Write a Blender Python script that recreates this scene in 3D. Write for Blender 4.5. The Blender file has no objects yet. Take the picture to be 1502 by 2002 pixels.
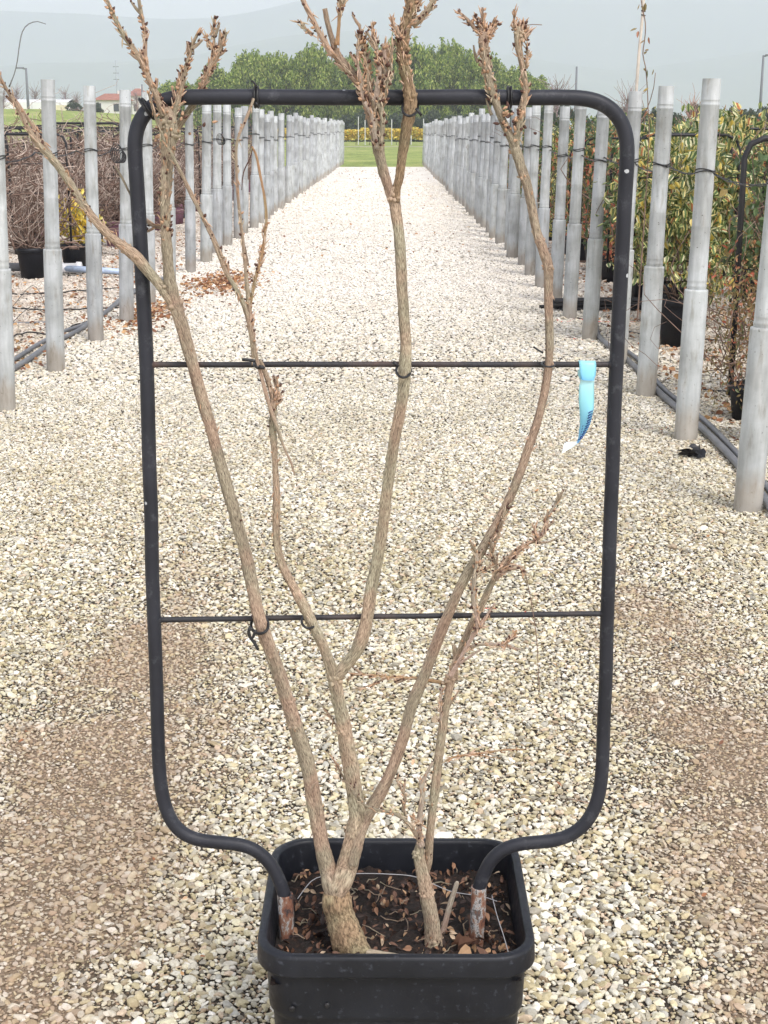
import bpy, bmesh, math, random
import numpy as np
from mathutils import Vector, Matrix, Euler, noise
random.seed(7)
rng = np.random.default_rng(11)
R = math.radians
sc = bpy.context.scene
col = sc.collection

# ------------------------------------------------------------------ camera, world, sun, exposure
CH = 1.55; F = 2850.0; PITCH = R(14.73); YAW = 0.0040
cam = bpy.data.cameras.new('camera')
cam.sensor_fit = 'VERTICAL'; cam.sensor_height = 36.0; cam.sensor_width = 27.0
cam.lens = 36.0 * F / 2002.0
cam.clip_start = 0.05; cam.clip_end = 20000
co = bpy.data.objects.new('camera', cam); col.objects.link(co)
co.location = (0, 0, CH); co.rotation_euler = (math.pi / 2 - PITCH, 0, YAW)
sc.camera = co
CR = Euler((math.pi / 2 - PITCH, 0, YAW)).to_matrix()

w = bpy.data.worlds.new('World'); sc.world = w; w.use_nodes = True
wn = w.node_tree; bg = wn.nodes['Background']
sky = wn.nodes.new('ShaderNodeTexSky'); sky.sky_type = 'NISHITA'; sky.sun_disc = False
SUN_EL, SUN_ROT = R(52), R(150)
sky.sun_elevation = SUN_EL; sky.sun_rotation = SUN_ROT; sky.dust_density = 1.5; sky.air_density = 1.0; sky.ozone_density = 1.0
hs = wn.nodes.new('ShaderNodeHueSaturation'); hs.inputs['Saturation'].default_value = 0.27
wn.links.new(sky.outputs[0], hs.inputs['Color']); tn = wn.nodes.new('ShaderNodeMix'); tn.data_type = 'RGBA'; tn.blend_type = 'MULTIPLY'; tn.inputs[0].default_value = 1.0; tn.inputs[7].default_value = (1.02, 0.98, 0.985, 1)
wn.links.new(hs.outputs[0], tn.inputs[6]); wn.links.new(tn.outputs[2], bg.inputs[0])
bg.inputs[1].default_value = 0.15
sl = bpy.data.lights.new('sun', 'SUN'); sl.energy = 1.1; sl.angle = R(15); sl.color = (1.0, 0.96, 0.9)
so = bpy.data.objects.new('sun', sl); col.objects.link(so)
# nishita: direction to the sun is (sin(rot), cos(rot)) on the ground plane
sd = Vector((math.sin(SUN_ROT) * math.cos(SUN_EL), math.cos(SUN_ROT) * math.cos(SUN_EL), math.sin(SUN_EL)))
so.rotation_euler = sd.to_track_quat('Z', 'Y').to_euler()
sc.view_settings.view_transform = 'Standard'; sc.view_settings.look = 'None'
sc.view_settings.gamma = 1.0; sc.view_settings.use_curve_mapping = False
sc.view_settings.exposure = 0.95
sc.render.engine = 'CYCLES'
cy = sc.cycles
cy.use_denoising = True; cy.max_bounces = 8; cy.diffuse_bounces = 3; cy.glossy_bounces = 3
cy.transparent_max_bounces = 8; cy.volume_bounces = 4; cy.caustics_reflective = False; cy.caustics_refractive = False

# ------------------------------------------------------------------ helpers
def ray(px, py):
    return CR @ Vector(((px - 751) / F, -(py - 1001) / F, -1.0))
def P(px, py, Y):
    d = ray(px, py); t = Y / d.y
    return Vector((0, 0, CH)) + d * t
def G(px, py, z=0.0):
    d = ray(px, py); t = (z - CH) / d.z
    return Vector((0, 0, CH)) + d * t
def tag(o, label=None, cat=None, group=None, kind=None):
    if label: o['label'] = label
    if cat: o['category'] = cat
    if group: o['group'] = group
    if kind: o['kind'] = kind
    return o
def empty(name, loc=(0, 0, 0), rz=0):
    o = bpy.data.objects.new(name, None); col.objects.link(o)
    o.location = loc; o.rotation_euler = (0, 0, rz); o.empty_display_size = 0.1
    return o
def dup(o, parent=None):
    c = o.copy(); col.objects.link(c); c.parent = parent
    for ch in list(o.children): dup(ch, c)
    return c
class MB:
    """collects verts / faces / uvs / material indices for ONE mesh object"""
    def __init__(s): s.v = []; s.f = []; s.uv = []; s.mi = []; s.m = 0
    def add(s, verts, faces, uvs=None, m=None):
        o = len(s.v); s.v += [tuple(x) for x in verts]
        for k, f in enumerate(faces):
            s.f.append(tuple(i + o for i in f)); s.mi.append(s.m if m is None else m)
            s.uv.append(uvs[k] if uvs else [(0, 0)] * len(f))
    def box(s, c, d, rz=0, m=None):
        x, y, z = d[0] / 2, d[1] / 2, d[2] / 2
        vs = [Vector((a * x, b * y, e * z)) for a in (-1, 1) for b in (-1, 1) for e in (-1, 1)]
        M = Matrix.Rotation(rz, 3, 'Z'); c = Vector(c)
        s.add([M @ v + c for v in vs], [(0, 1, 3, 2), (4, 6, 7, 5), (0, 4, 5, 1), (2, 3, 7, 6), (0, 2, 6, 4), (1, 5, 7, 3)], m=m)
    def build(s, name, mats, parent=None, smooth=True, loc=(0, 0, 0)):
        me = bpy.data.meshes.new(name); me.from_pydata(s.v, [], s.f)
        mats = mats if isinstance(mats, (list, tuple)) else [mats]
        for m in mats: me.materials.append(m)
        me.polygons.foreach_set('material_index', s.mi)
        me.polygons.foreach_set('use_smooth', [smooth] * len(s.f))
        ul = me.uv_layers.new(name='UVMap')
        ul.data.foreach_set('uv', [c for f in s.uv for p in f for c in p])
        me.update()
        o = bpy.data.objects.new(name, me); col.objects.link(o); o.parent = parent; o.location = loc
        return o
def catmull(pts, step):
    """pts: list of (Vector, r) -> densified list"""
    out = []
    n = len(pts)
    for i in range(n - 1):
        p0 = pts[max(i - 1, 0)]; p1 = pts[i]; p2 = pts[i + 1]; p3 = pts[min(i + 2, n - 1)]
        k = max(1, int((p2[0] - p1[0]).length / step))
        for j in range(k):
            t = j / k
            a = p1[0] * 2; b = p2[0] - p0[0]; c = p0[0] * 2 - p1[0] * 5 + p2[0] * 4 - p3[0]; d = p1[0] * 3 - p0[0] - p2[0] * 3 + p3[0]
            out.append(((a + b * t + c * t * t + d * t ** 3) * 0.5, p1[1] + (p2[1] - p1[1]) * (t * t * (3 - 2 * t))))
    out.append(pts[-1]); return out
def tube(mb, pts, n=10, step=None, bark=0.0, wob=0.0, m=None, closed=False, seed=0.0, capr=True, aspect=1.0):
    pts = [(Vector(p), r) for p, r in pts]
    if step: pts = catmull(pts, step)
    N = len(pts); verts = []; L = 0.0; Ls = []
    T = []
    for i in range(N):
        a = pts[max(i - 1, 0)][0]; b = pts[min(i + 1, N - 1)][0]
        if closed: a = pts[i - 1][0]; b = pts[(i + 1) % N][0]
        t = (b - a); t = t.normalized() if t.length > 1e-9 else Vector((0, 0, 1)); T.append(t)
    ref = Vector((0, 1, 0)) if abs(T[0].y) < 0.9 else Vector((1, 0, 0))
    U = (ref - T[0] * ref.dot(T[0])).normalized()
    for i in range(N):
        p, r = pts[i]
        if i: L += (p - pts[i - 1][0]).length
        Ls.append(L)
        U = (U - T[i] * U.dot(T[i])).normalized(); V = T[i].cross(U)
        if wob:
            q = noise.noise_vector(Vector((L * 9 + seed, seed * 3.1, 0.3))) * wob; p = p + U * q.x + V * q.y
        for k in range(n):
            a = 2 * math.pi * k / n; ca, sa = math.cos(a), math.sin(a); rr = r
            if bark:
                rr = r * (1 + 0.16 * noise.noise(Vector((ca * 1.2, sa * 1.2, L * 16 + seed))))
                s1 = noise.noise(Vector((ca * 5.5 + seed, sa * 5.5, L * 38)))
                s2 = noise.noise(Vector((ca * 3 - seed, sa * 3, L * 130)))
                rr += bark * (s1 * 1.0 + s2 * 0.6)
            verts.append(p + U * (ca * rr) + V * (sa * rr * aspect))
    faces = []; uvs = []
    rr_ = range(N) if closed else range(N - 1)
    for i in rr_:
        j = (i + 1) % N
        for k in range(n):
            k2 = (k + 1) % n
            faces.append((i * n + k, i * n + k2, j * n + k2, j * n + k))
            u0, u1 = k / n, (k + 1) / n; v1 = Ls[j] if j else Ls[i] + 0.005
            uvs.append([(u0, Ls[i]), (u1, Ls[i]), (u1, v1), (u0, v1)])
    if not closed and capr:
        faces.append(tuple(range(n - 1, -1, -1))); uvs.append([(0, 0)] * n)
        faces.append(tuple((N - 1) * n + k for k in range(n))); uvs.append([(0, 0)] * n)
    mb.add(verts, faces, uvs, m)
def lathe(mb, prof, n=20, c=(0, 0, 0), m=None, sq=0.0):
    c = Vector(c); vs = []; fs = []; uvs = []
    for i, (r, z) in enumerate(prof):
        for k in range(n):
            a = 2 * math.pi * k / n
            q = r * (1 - sq * (0.5 - 0.5 * math.cos(8 * a)))
            vs.append(c + Vector((q * math.cos(a), q * math.sin(a), z)))
    for i in range(len(prof) - 1):
        for k in range(n):
            k2 = (k + 1) % n
            fs.append((i * n + k, i * n + k2, (i + 1) * n + k2, (i + 1) * n + k))
            uvs.append([(k / n, prof[i][1]), ((k + 1) / n, prof[i][1]), ((k + 1) / n, prof[i + 1][1]), (k / n, prof[i + 1][1])])
    mb.add(vs, fs, uvs, m)
ONES = ['', 'first', 'second', 'third', 'fourth', 'fifth', 'sixth', 'seventh', 'eighth', 'ninth', 'tenth', 'eleventh', 'twelfth', 'thirteenth',
        'fourteenth', 'fifteenth', 'sixteenth', 'seventeenth', 'eighteenth', 'nineteenth']
TENS = {2: ('twenty', 'twentieth'), 3: ('thirty', 'thirtieth'), 4: ('forty', 'fortieth'), 5: ('fifty', 'fiftieth'), 6: ('sixty', 'sixtieth')}
def ordw(n):
    if n < 20: return ONES[n]
    return TENS[n // 10][1] if n % 10 == 0 else TENS[n // 10][0] + '-' + ONES[n % 10]

# ------------------------------------------------------------------ materials
def mat(name):
    m = bpy.data.materials.new(name); m.use_nodes = True
    nt = m.node_tree; b = nt.nodes['Principled BSDF']
    return m, nt, b
def N(nt, typ, **kw):
    n = nt.nodes.new(typ)
    for k, v in kw.items():
        if k in n.inputs: n.inputs[k].default_value = v
        else: setattr(n, k, v)
    return n
def ramp(nt, stops, fac=None, interp='LINEAR'):
    r = nt.nodes.new('ShaderNodeValToRGB'); r.color_ramp.interpolation = interp
    e = r.color_ramp.elements
    while len(e) < len(stops): e.new(0.5)
    for i, (p, c) in enumerate(stops):
        e[i].position = p; e[i].color = tuple(c) + (1,) if len(c) == 3 else c
    if fac: nt.links.new(fac, r.inputs[0])
    return r
def mix(nt, a, b, fac, mode='MIX'):
    m = nt.nodes.new('ShaderNodeMix'); m.data_type = 'RGBA'; m.blend_type = mode
    for s, x in ((m.inputs[6], a), (m.inputs[7], b), (m.inputs[0], fac)):
        if hasattr(x, 'links'): nt.links.new(x, s)
        else: s.default_value = x if not isinstance(x, tuple) else (tuple(x) + (1,) if len(x) == 3 else x)
    return m.outputs[2]
def mathn(nt, op, a, b=None, clamp=False):
    m = nt.nodes.new('ShaderNodeMath'); m.operation = op; m.use_clamp = clamp
    for s, x in ((m.inputs[0], a), (m.inputs[1], b)):
        if x is None: continue
        if hasattr(x, 'links'): nt.links.new(x, s)
        else: s.default_value = x
    return m.outputs[0]
def coords(nt, kind='Object', scale=(1, 1, 1), obj=None):
    if kind == 'World':
        src = nt.nodes.new('ShaderNodeNewGeometry').outputs['Position']
    else:
        src = nt.nodes.new('ShaderNodeTexCoord').outputs[kind]
    mp = nt.nodes.new('ShaderNodeMapping'); mp.inputs['Scale'].default_value = scale
    nt.links.new(src, mp.inputs[0]); return mp.outputs[0]
def noi(nt, vec, scale, detail=4, rough=0.55):
    n = nt.nodes.new('ShaderNodeTexNoise'); n.inputs['Scale'].default_value = scale
    n.inputs['Detail'].default_value = detail; n.inputs['Roughness'].default_value = rough
    nt.links.new(vec, n.inputs['Vector']); return n.outputs['Fac']
def bump(nt, b, h, strength=0.5, dist=0.002):
    bp = nt.nodes.new('ShaderNodeBump'); bp.inputs['Strength'].default_value = strength; bp.inputs['Distance'].default_value = dist
    nt.links.new(h, bp.inputs['Height']); nt.links.new(bp.outputs[0], b.inputs['Normal'])

def plain(name, c, rough=0.6, var=0.25, scale=30, metal=0.0, bmp=0.0):
    m, nt, b = mat(name)
    v = coords(nt); n = noi(nt, v, scale, 5)
    r = ramp(nt, [(0.3, tuple(x * (1 - var) for x in c)), (0.7, tuple(min(1, x * (1 + var)) for x in c))], n)
    nt.links.new(r.outputs[0], b.inputs['Base Color']); b.inputs['Roughness'].default_value = rough; b.inputs['Metallic'].default_value = metal
    if bmp: bump(nt, b, n, bmp, 0.003)
    return m

def bark_mat(name, dark, mid, light, green=0.0):
    m, nt, b = mat(name)
    v = coords(nt, 'UV', (24, 75, 1)); v2 = coords(nt, 'UV', (5, 9, 1)); v3 = coords(nt, 'Object')
    n1 = noi(nt, v, 1.6, 6, 0.7); n2 = noi(nt, v2, 1.0, 4); n3 = noi(nt, v3, 14, 3)
    r = ramp(nt, [(0.34, dark), (0.45, mid), (0.62, light)], n1)
    r2 = ramp(nt, [(0.35, (0.70, 0.66, 0.63)), (0.62, (1.12, 1.11, 1.08))], n2)
    c = mix(nt, r.outputs[0], r2.outputs[0], 1.0, 'MULTIPLY')
    r3 = ramp(nt, [(0.42, (1.08, 0.96, 0.90)), (0.58, (0.94, 1.0, 0.93))], n3)
    c = mix(nt, c, r3.outputs[0], 1.0, 'MULTIPLY')
    nt.links.new(c, b.inputs['Base Color']); b.inputs['Roughness'].default_value = 0.85
    bump(nt, b, n1, 1.0, 0.0028)
    return m
M_bark = bark_mat('bark', (0.052, 0.04, 0.03), (0.30, 0.248, 0.186), (0.58, 0.505, 0.405))
M_barkred = bark_mat('bark_reddish', (0.06, 0.044, 0.035), (0.28, 0.222, 0.172), (0.50, 0.42, 0.34))
M_barkbase = bark_mat('bark_base', (0.028, 0.02, 0.014), (0.21, 0.16, 0.10), (0.43, 0.35, 0.235))
M_twig = bark_mat('bark_twig', (0.17, 0.11, 0.08), (0.44, 0.345, 0.27), (0.58, 0.48, 0.40))
M_orange = bark_mat('bark_orange', (0.24, 0.13, 0.07), (0.46, 0.29, 0.16), (0.58, 0.44, 0.29))
M_grey = bark_mat('bark_grey', (0.17, 0.12, 0.10), (0.42, 0.34, 0.29), (0.60, 0.53, 0.48))
M_buddark = plain('bud_dark', (0.075, 0.032, 0.022), 0.7, 0.5, 300)
M_budtan = plain('bud_tan', (0.40, 0.25, 0.155), 0.8, 0.4, 300)
M_cut = plain('cut_wood', (0.5, 0.38, 0.26), 0.8, 0.3, 200)

def paint_mat():
    m, nt, b = mat('frame_paint')
    v = coords(nt, 'Object')
    n = noi(nt, v, 60, 4); n2 = noi(nt, v, 11, 3)
    r = ramp(nt, [(0.3, (0.012, 0.013, 0.018)), (0.7, (0.026, 0.028, 0.037))], n2)
    # small chips of bare pale metal
    vo = nt.nodes.new('ShaderNodeTexVoronoi'); vo.inputs['Scale'].default_value = 26; nt.links.new(v, vo.inputs['Vector'])
    d = mathn(nt, 'ADD', vo.outputs['Distance'], mathn(nt, 'MULTIPLY', n, 0.12))
    chip = mathn(nt, 'LESS_THAN', d, 0.150)
    sel = mathn(nt, 'GREATER_THAN', noi(nt, v, 5.3, 1), 0.54)
    chip = mathn(nt, 'MULTIPLY', chip, sel)
    sc_ = ramp(nt, [(0.56, (0, 0, 0)), (0.70, (1, 1, 1))], noi(nt, coords(nt, 'Object', (1, 1, 1)), 34, 6, .75))
    c0 = mix(nt, r.outputs[0], (0.085, 0.088, 0.10), mathn(nt, 'MULTIPLY', sc_.outputs[0], .6))
    c = mix(nt, c0, (0.42, 0.44, 0.46), chip)
    nt.links.new(c, b.inputs['Base Color'])
    b.inputs['Roughness'].default_value = 0.5; b.inputs['Specular IOR Level'].default_value = 0.32
    bump(nt, b, noi(nt, v, 260, 3), 0.25, 0.001)
    return m
M_frame = paint_mat()
def rod_mat():
    m, nt, b = mat('rod_paint'); v = coords(nt)
    n = noi(nt, v, 9, 4)
    r = ramp(nt, [(0.5, (0.018, 0.018, 0.022)), (0.6, (0.05, 0.036, 0.034)), (0.68, (0.12, 0.06, 0.04))], n)
    nt.links.new(r.outputs[0], b.inputs['Base Color']); b.inputs['Roughness'].default_value = 0.6
    bump(nt, b, noi(nt, v, 180, 4), 0.5, 0.0015); return m
M_rod = rod_mat()
def rust_mat():
    m, nt, b = mat('rusted_leg'); v = coords(nt, 'Object', (1, 1, .6))
    n = noi(nt, v, 55, 6, 0.7)
    r = ramp(nt, [(0.36, (0.03, 0.03, 0.033)), (0.45, (0.20, 0.08, 0.045)), (0.52, (0.22, 0.14, 0.10)), (0.555, (0.40, 0.40, 0.39)), (0.60, (0.07, 0.06, 0.058)), (0.72, (0.20, 0.09, 0.05))], n)
    nt.links.new(r.outputs[0], b.inputs['Base Color']); b.inputs['Roughness'].default_value = 0.8
    bump(nt, b, n, 0.6, 0.002); return m
M_rust = rust_mat()
def pot_mat(name, c0, c1, rough=0.42):
    m, nt, b = mat(name); v = coords(nt)
    n = noi(nt, v, 8, 5); n2 = noi(nt, v, 90, 4, .6); 
    r = ramp(nt, [(0.35, c0), (0.68, c1)], n)
    dust = ramp(nt, [(0.60, (0, 0, 0)), (0.76, (1, 1, 1))], n2)
    c = mix(nt, r.outputs[0], tuple(min(1, x * 3 + .02) for x in c1), mathn(nt, 'MULTIPLY', dust.outputs[0], .7))
    nt.links.new(c, b.inputs['Base Color'])
    rr = ramp(nt, [(0.3, (rough - .08,) * 3), (0.7, (rough + .15,) * 3)], n2); nt.links.new(rr.outputs[0], b.inputs['Roughness'])
    bump(nt, b, n2, 0.2, 0.001); b.inputs['Specular IOR Level'].default_value = 0.35; return m
M_pot = pot_mat('pot_plastic', (0.005, 0.006, 0.009), (0.014, 0.016, 0.022))
M_potmauve = pot_mat('pot_mauve', (0.20, 0.09, 0.13), (0.32, 0.17, 0.23), 0.6)
M_potred = pot_mat('pot_burgundy', (0.08, 0.02, 0.03), (0.14, 0.04, 0.05), 0.5)
M_black = plain('black_rubber', (0.012, 0.012, 0.014), 0.5, 0.3, 60)
def post_mat():
    m, nt, b = mat('cement_post')
    v = coords(nt, 'World', (1, 1, 0.12)); vv = coords(nt, 'World')
    oi = nt.nodes.new('ShaderNodeObjectInfo')
    n1 = noi(nt, v, 40, 5); n2 = noi(nt, vv, 5, 5); n3 = noi(nt, vv, 60, 3, .7)
    r = ramp(nt, [(0.3, (0.37, 0.395, 0.40)), (0.6, (0.48, 0.505, 0.51)), (0.8, (0.575, 0.59, 0.59))], n1)
    r2 = ramp(nt, [(0.38, (0.78, 0.77, 0.75)), (0.60, (1.06, 1.06, 1.06))], n2)
    c = mix(nt, r.outputs[0], r2.outputs[0], 1.0, 'MULTIPLY')
    pits = ramp(nt, [(0.285, (0.35, 0.33, 0.30)), (0.34, (1, 1, 1))], n3)
    c = mix(nt, c, pits.outputs[0], 1.0, 'MULTIPLY')
    sz = nt.nodes.new('ShaderNodeSeparateXYZ'); nt.links.new(coords(nt, 'Object'), sz.inputs[0])
    n4 = noi(nt, coords(nt, 'Object', (6, 6, 1.4)), 3.0, 5, .65)
    foot = mathn(nt, 'SUBTRACT', 1.0, mathn(nt, 'DIVIDE', mathn(nt, 'ADD', sz.outputs['Z'], mathn(nt, 'MULTIPLY', n4, -.22)), .10), True)
    c = mix(nt, c, (0.30, 0.24, 0.17), mathn(nt, 'MULTIPLY', foot, .55))
    st = ramp(nt, [(0.56, (1, 1, 1)), (0.68, (0.74, 0.71, 0.66))], n4)
    c = mix(nt, c, st.outputs[0], 1.0, 'MULTIPLY')
    rnd = ramp(nt, [(0, (0.86, 0.86, 0.88)), (1, (1.07, 1.07, 1.05))], oi.outputs['Random'])
    c = mix(nt, c, rnd.outputs[0], 1.0, 'MULTIPLY')
    nt.links.new(c, b.inputs['Base Color']); b.inputs['Roughness'].default_value = 0.62
    bump(nt, b, n1, 0.25, 0.002); return m
M_post = post_mat()

def island(nt): return nt.nodes.new('ShaderNodeNewGeometry').outputs['Random Per Island']
def wnoise(nt, val, off=0.0):
    x = mathn(nt, 'MULTIPLY_ADD' if False else 'ADD', val, off)
    n = nt.nodes.new('ShaderNodeTexWhiteNoise'); n.noise_dimensions = '1D'; nt.links.new(x, n.inputs['W']); return n.outputs['Value']
STONE = [(0.0, (0.70, 0.69, 0.62)), (0.18, (0.78, 0.75, 0.62)), (0.34, (0.64, 0.58, 0.40)), (0.46, (0.84, 0.83, 0.78)), (0.58, (0.50, 0.45, 0.30)),
         (0.68, (0.64, 0.53, 0.42)), (0.73, (0.50, 0.50, 0.47)), (0.81, (0.72, 0.70, 0.55)), (0.88, (0.36, 0.34, 0.29)), (0.93, (0.44, 0.39, 0.28)), (0.97, (0.92, 0.91, 0.88))]
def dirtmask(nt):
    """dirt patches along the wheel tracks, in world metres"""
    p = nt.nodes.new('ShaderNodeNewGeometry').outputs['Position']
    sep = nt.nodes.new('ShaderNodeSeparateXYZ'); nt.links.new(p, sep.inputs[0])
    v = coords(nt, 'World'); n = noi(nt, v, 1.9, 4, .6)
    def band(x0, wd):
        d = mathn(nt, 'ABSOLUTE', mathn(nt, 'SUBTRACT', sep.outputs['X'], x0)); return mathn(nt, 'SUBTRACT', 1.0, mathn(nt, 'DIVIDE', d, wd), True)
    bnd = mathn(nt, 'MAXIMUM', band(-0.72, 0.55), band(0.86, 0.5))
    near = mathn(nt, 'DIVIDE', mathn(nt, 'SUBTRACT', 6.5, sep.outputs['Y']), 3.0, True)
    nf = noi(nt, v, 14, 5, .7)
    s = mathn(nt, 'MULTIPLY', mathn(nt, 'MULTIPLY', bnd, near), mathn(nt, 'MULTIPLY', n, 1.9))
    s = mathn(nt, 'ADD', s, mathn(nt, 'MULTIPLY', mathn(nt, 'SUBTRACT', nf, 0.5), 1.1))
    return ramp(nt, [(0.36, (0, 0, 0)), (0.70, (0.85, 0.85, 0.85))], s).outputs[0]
def stone_mat():
    m, nt, b = mat('gravel_stone'); isl = island(nt)
    r = ramp(nt, STONE, wnoise(nt, isl, 3.7), 'CONSTANT')
    v = coords(nt, 'World'); n = noi(nt, v, 160, 4); n2 = noi(nt, v, 1.1, 3)
    sh = ramp(nt, [(0.3, (0.78, 0.75, 0.70)), (0.6, (1, 1, 1))], n)
    c = mix(nt, r.outputs[0], sh.outputs[0], 1.0, 'MULTIPLY')
    big = ramp(nt, [(0.35, (0.88, 0.86, 0.80)), (0.65, (1.05, 1.05, 1.05))], n2)
    c = mix(nt, c, big.outputs[0], 1.0, 'MULTIPLY')
    val = ramp(nt, [(0.0, (0.58, 0.54, 0.47)), (0.3, (0.90, 0.88, 0.83)), (1, (1.06, 1.05, 1.03))], wnoise(nt, isl, 5.5))
    c = mix(nt, c, val.outputs[0], 1.0, 'MULTIPLY')
    sy = nt.nodes.new('ShaderNodeSeparateXYZ'); nt.links.new(v, sy.inputs[0])
    c = mix(nt, c, (0.86, 0.81, 0.755), mathn(nt, 'MULTIPLY', mathn(nt, 'DIVIDE', mathn(nt, 'SUBTRACT', sy.outputs['Y'], 5.0), 10.0, True), 0.62))  # overexposed far lane put into the colour: stones blend paler with distance
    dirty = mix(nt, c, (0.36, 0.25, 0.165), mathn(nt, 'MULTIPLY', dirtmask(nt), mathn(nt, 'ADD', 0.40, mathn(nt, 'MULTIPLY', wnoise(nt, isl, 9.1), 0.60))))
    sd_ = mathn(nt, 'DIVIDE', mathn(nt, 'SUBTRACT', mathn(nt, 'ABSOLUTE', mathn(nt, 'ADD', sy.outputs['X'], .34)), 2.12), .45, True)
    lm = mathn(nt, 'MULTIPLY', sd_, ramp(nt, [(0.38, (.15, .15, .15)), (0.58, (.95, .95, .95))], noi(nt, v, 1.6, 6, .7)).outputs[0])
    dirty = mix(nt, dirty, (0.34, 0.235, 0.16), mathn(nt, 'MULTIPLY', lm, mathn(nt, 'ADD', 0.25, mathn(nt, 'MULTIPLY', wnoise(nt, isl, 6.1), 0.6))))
    nt.links.new(dirty, b.inputs['Base Color']); b.inputs['Roughness'].default_value = 0.75
    bump(nt, b, n, 0.3, 0.001); return m
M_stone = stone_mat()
m, nt, b = mat('grit_stone'); isl = island(nt)
r_ = ramp(nt, [(0, (0.42, 0.33, 0.22)), (0.25, (0.58, 0.50, 0.36)), (0.45, (0.26, 0.19, 0.13)), (0.6, (0.68, 0.63, 0.52)), (0.75, (0.48, 0.34, 0.22)), (0.88, (0.16, 0.13, 0.10))], wnoise(nt, isl, 2.2), 'CONSTANT')
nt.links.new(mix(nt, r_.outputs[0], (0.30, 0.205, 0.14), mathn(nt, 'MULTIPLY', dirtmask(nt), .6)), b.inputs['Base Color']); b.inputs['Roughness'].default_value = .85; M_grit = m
def coordsY(nt):
    s_ = nt.nodes.new('ShaderNodeSeparateXYZ'); nt.links.new(coords(nt, 'World'), s_.inputs[0]); return s_.outputs['Y']
def gravel_ground_mat():
    m, nt, b = mat('gravel_bed')
    v = coords(nt, 'World')
    vo = nt.nodes.new('ShaderNodeTexVoronoi'); vo.inputs['Scale'].default_value = 48; nt.links.new(v, vo.inputs['Vector'])
    r = ramp(nt, STONE, None, 'CONSTANT'); s2 = nt.nodes.new('ShaderNodeSeparateColor'); nt.links.new(vo.outputs['Color'], s2.inputs[0]); nt.links.new(s2.outputs[0], r.inputs[0])
    edge = ramp(nt, [(0.34, (1, 1, 1)), (0.66, (0.50, 0.44, 0.37))], vo.outputs['Distance'])
    far = mix(nt, r.outputs[0], edge.outputs[0], 0.85, 'MULTIPLY')
    n2 = noi(nt, coords(nt, 'World', (2.2, .8, 1)), 1.0, 7, .75)
    big = ramp(nt, [(0.34, (0.84, 0.78, 0.72)), (0.52, (1.06, 1.06, 1.06))], n2)
    far = mix(nt, far, (0.83, 0.80, 0.755), mathn(nt, 'MULTIPLY', mathn(nt, 'DIVIDE', mathn(nt, 'SUBTRACT', coordsY(nt), 5.0), 15.0, True), 0.55))  # same overexposed brightness painted into the bed, stronger farther off
    far = mix(nt, far, big.outputs[0], 1.0, 'MULTIPLY')
    n3 = noi(nt, v, 120, 4, .7)
    dirt = ramp(nt, [(0.35, (0.10, 0.07, 0.045)), (0.65, (0.34, 0.25, 0.165))], n3)
    gap = ramp(nt, [(0.3, (0.014, 0.011, 0.008)), (0.7, (0.055, 0.043, 0.03))], n3)
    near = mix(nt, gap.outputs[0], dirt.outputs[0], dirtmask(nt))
    sep = nt.nodes.new('ShaderNodeSeparateXYZ'); nt.links.new(v, sep.inputs[0])
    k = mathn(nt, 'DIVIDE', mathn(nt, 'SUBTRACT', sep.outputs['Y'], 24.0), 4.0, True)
    side_ = mathn(nt, 'SUBTRACT', mathn(nt, 'ABSOLUTE', sep.outputs['X']), mathn(nt, 'ADD', 0.82, mathn(nt, 'MULTIPLY', sep.outputs['Y'], 0.295)))
    k = mathn(nt, 'MAXIMUM', k, mathn(nt, 'MULTIPLY', side_, 12.0, True))
    k = mathn(nt, 'MAXIMUM', k, mathn(nt, 'MULTIPLY', mathn(nt, 'SUBTRACT', 1.28, sep.outputs['Y']), 20.0, True))
    c = mix(nt, near, far, k)
    nt.links.new(c, b.inputs['Base Color']); b.inputs['Roughness'].default_value = 0.9
    bump(nt, b, mathn(nt, 'SUBTRACT', 1.0, vo.outputs['Distance']), 0.5, 0.006); return m
M_bed = gravel_ground_mat()
def grass_mat(name, a, c_, d):
    m, nt, b = mat(name); v = coords(nt, 'World', (1, .35, 1))
    n = noi(nt, v, 0.35, 9, .8); n2 = noi(nt, v, 5, 6, .8)
    r = ramp(nt, [(0.3, a), (0.5, c_), (0.7, d)], n)
    r2 = ramp(nt, [(0.3, (0.6, 0.62, 0.55)), (0.7, (1.2, 1.18, 1.1))], n2)
    c = mix(nt, r.outputs[0], r2.outputs[0], 1.0, 'MULTIPLY')
    nt.links.new(c, b.inputs['Base Color']); b.inputs['Roughness'].default_value = 0.9
    bump(nt, b, n2, 0.8, 0.1); return m
M_grass = grass_mat('meadow_grass', (0.13, 0.18, 0.04), (0.29, 0.36, 0.09), (0.55, 0.51, 0.22))

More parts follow.
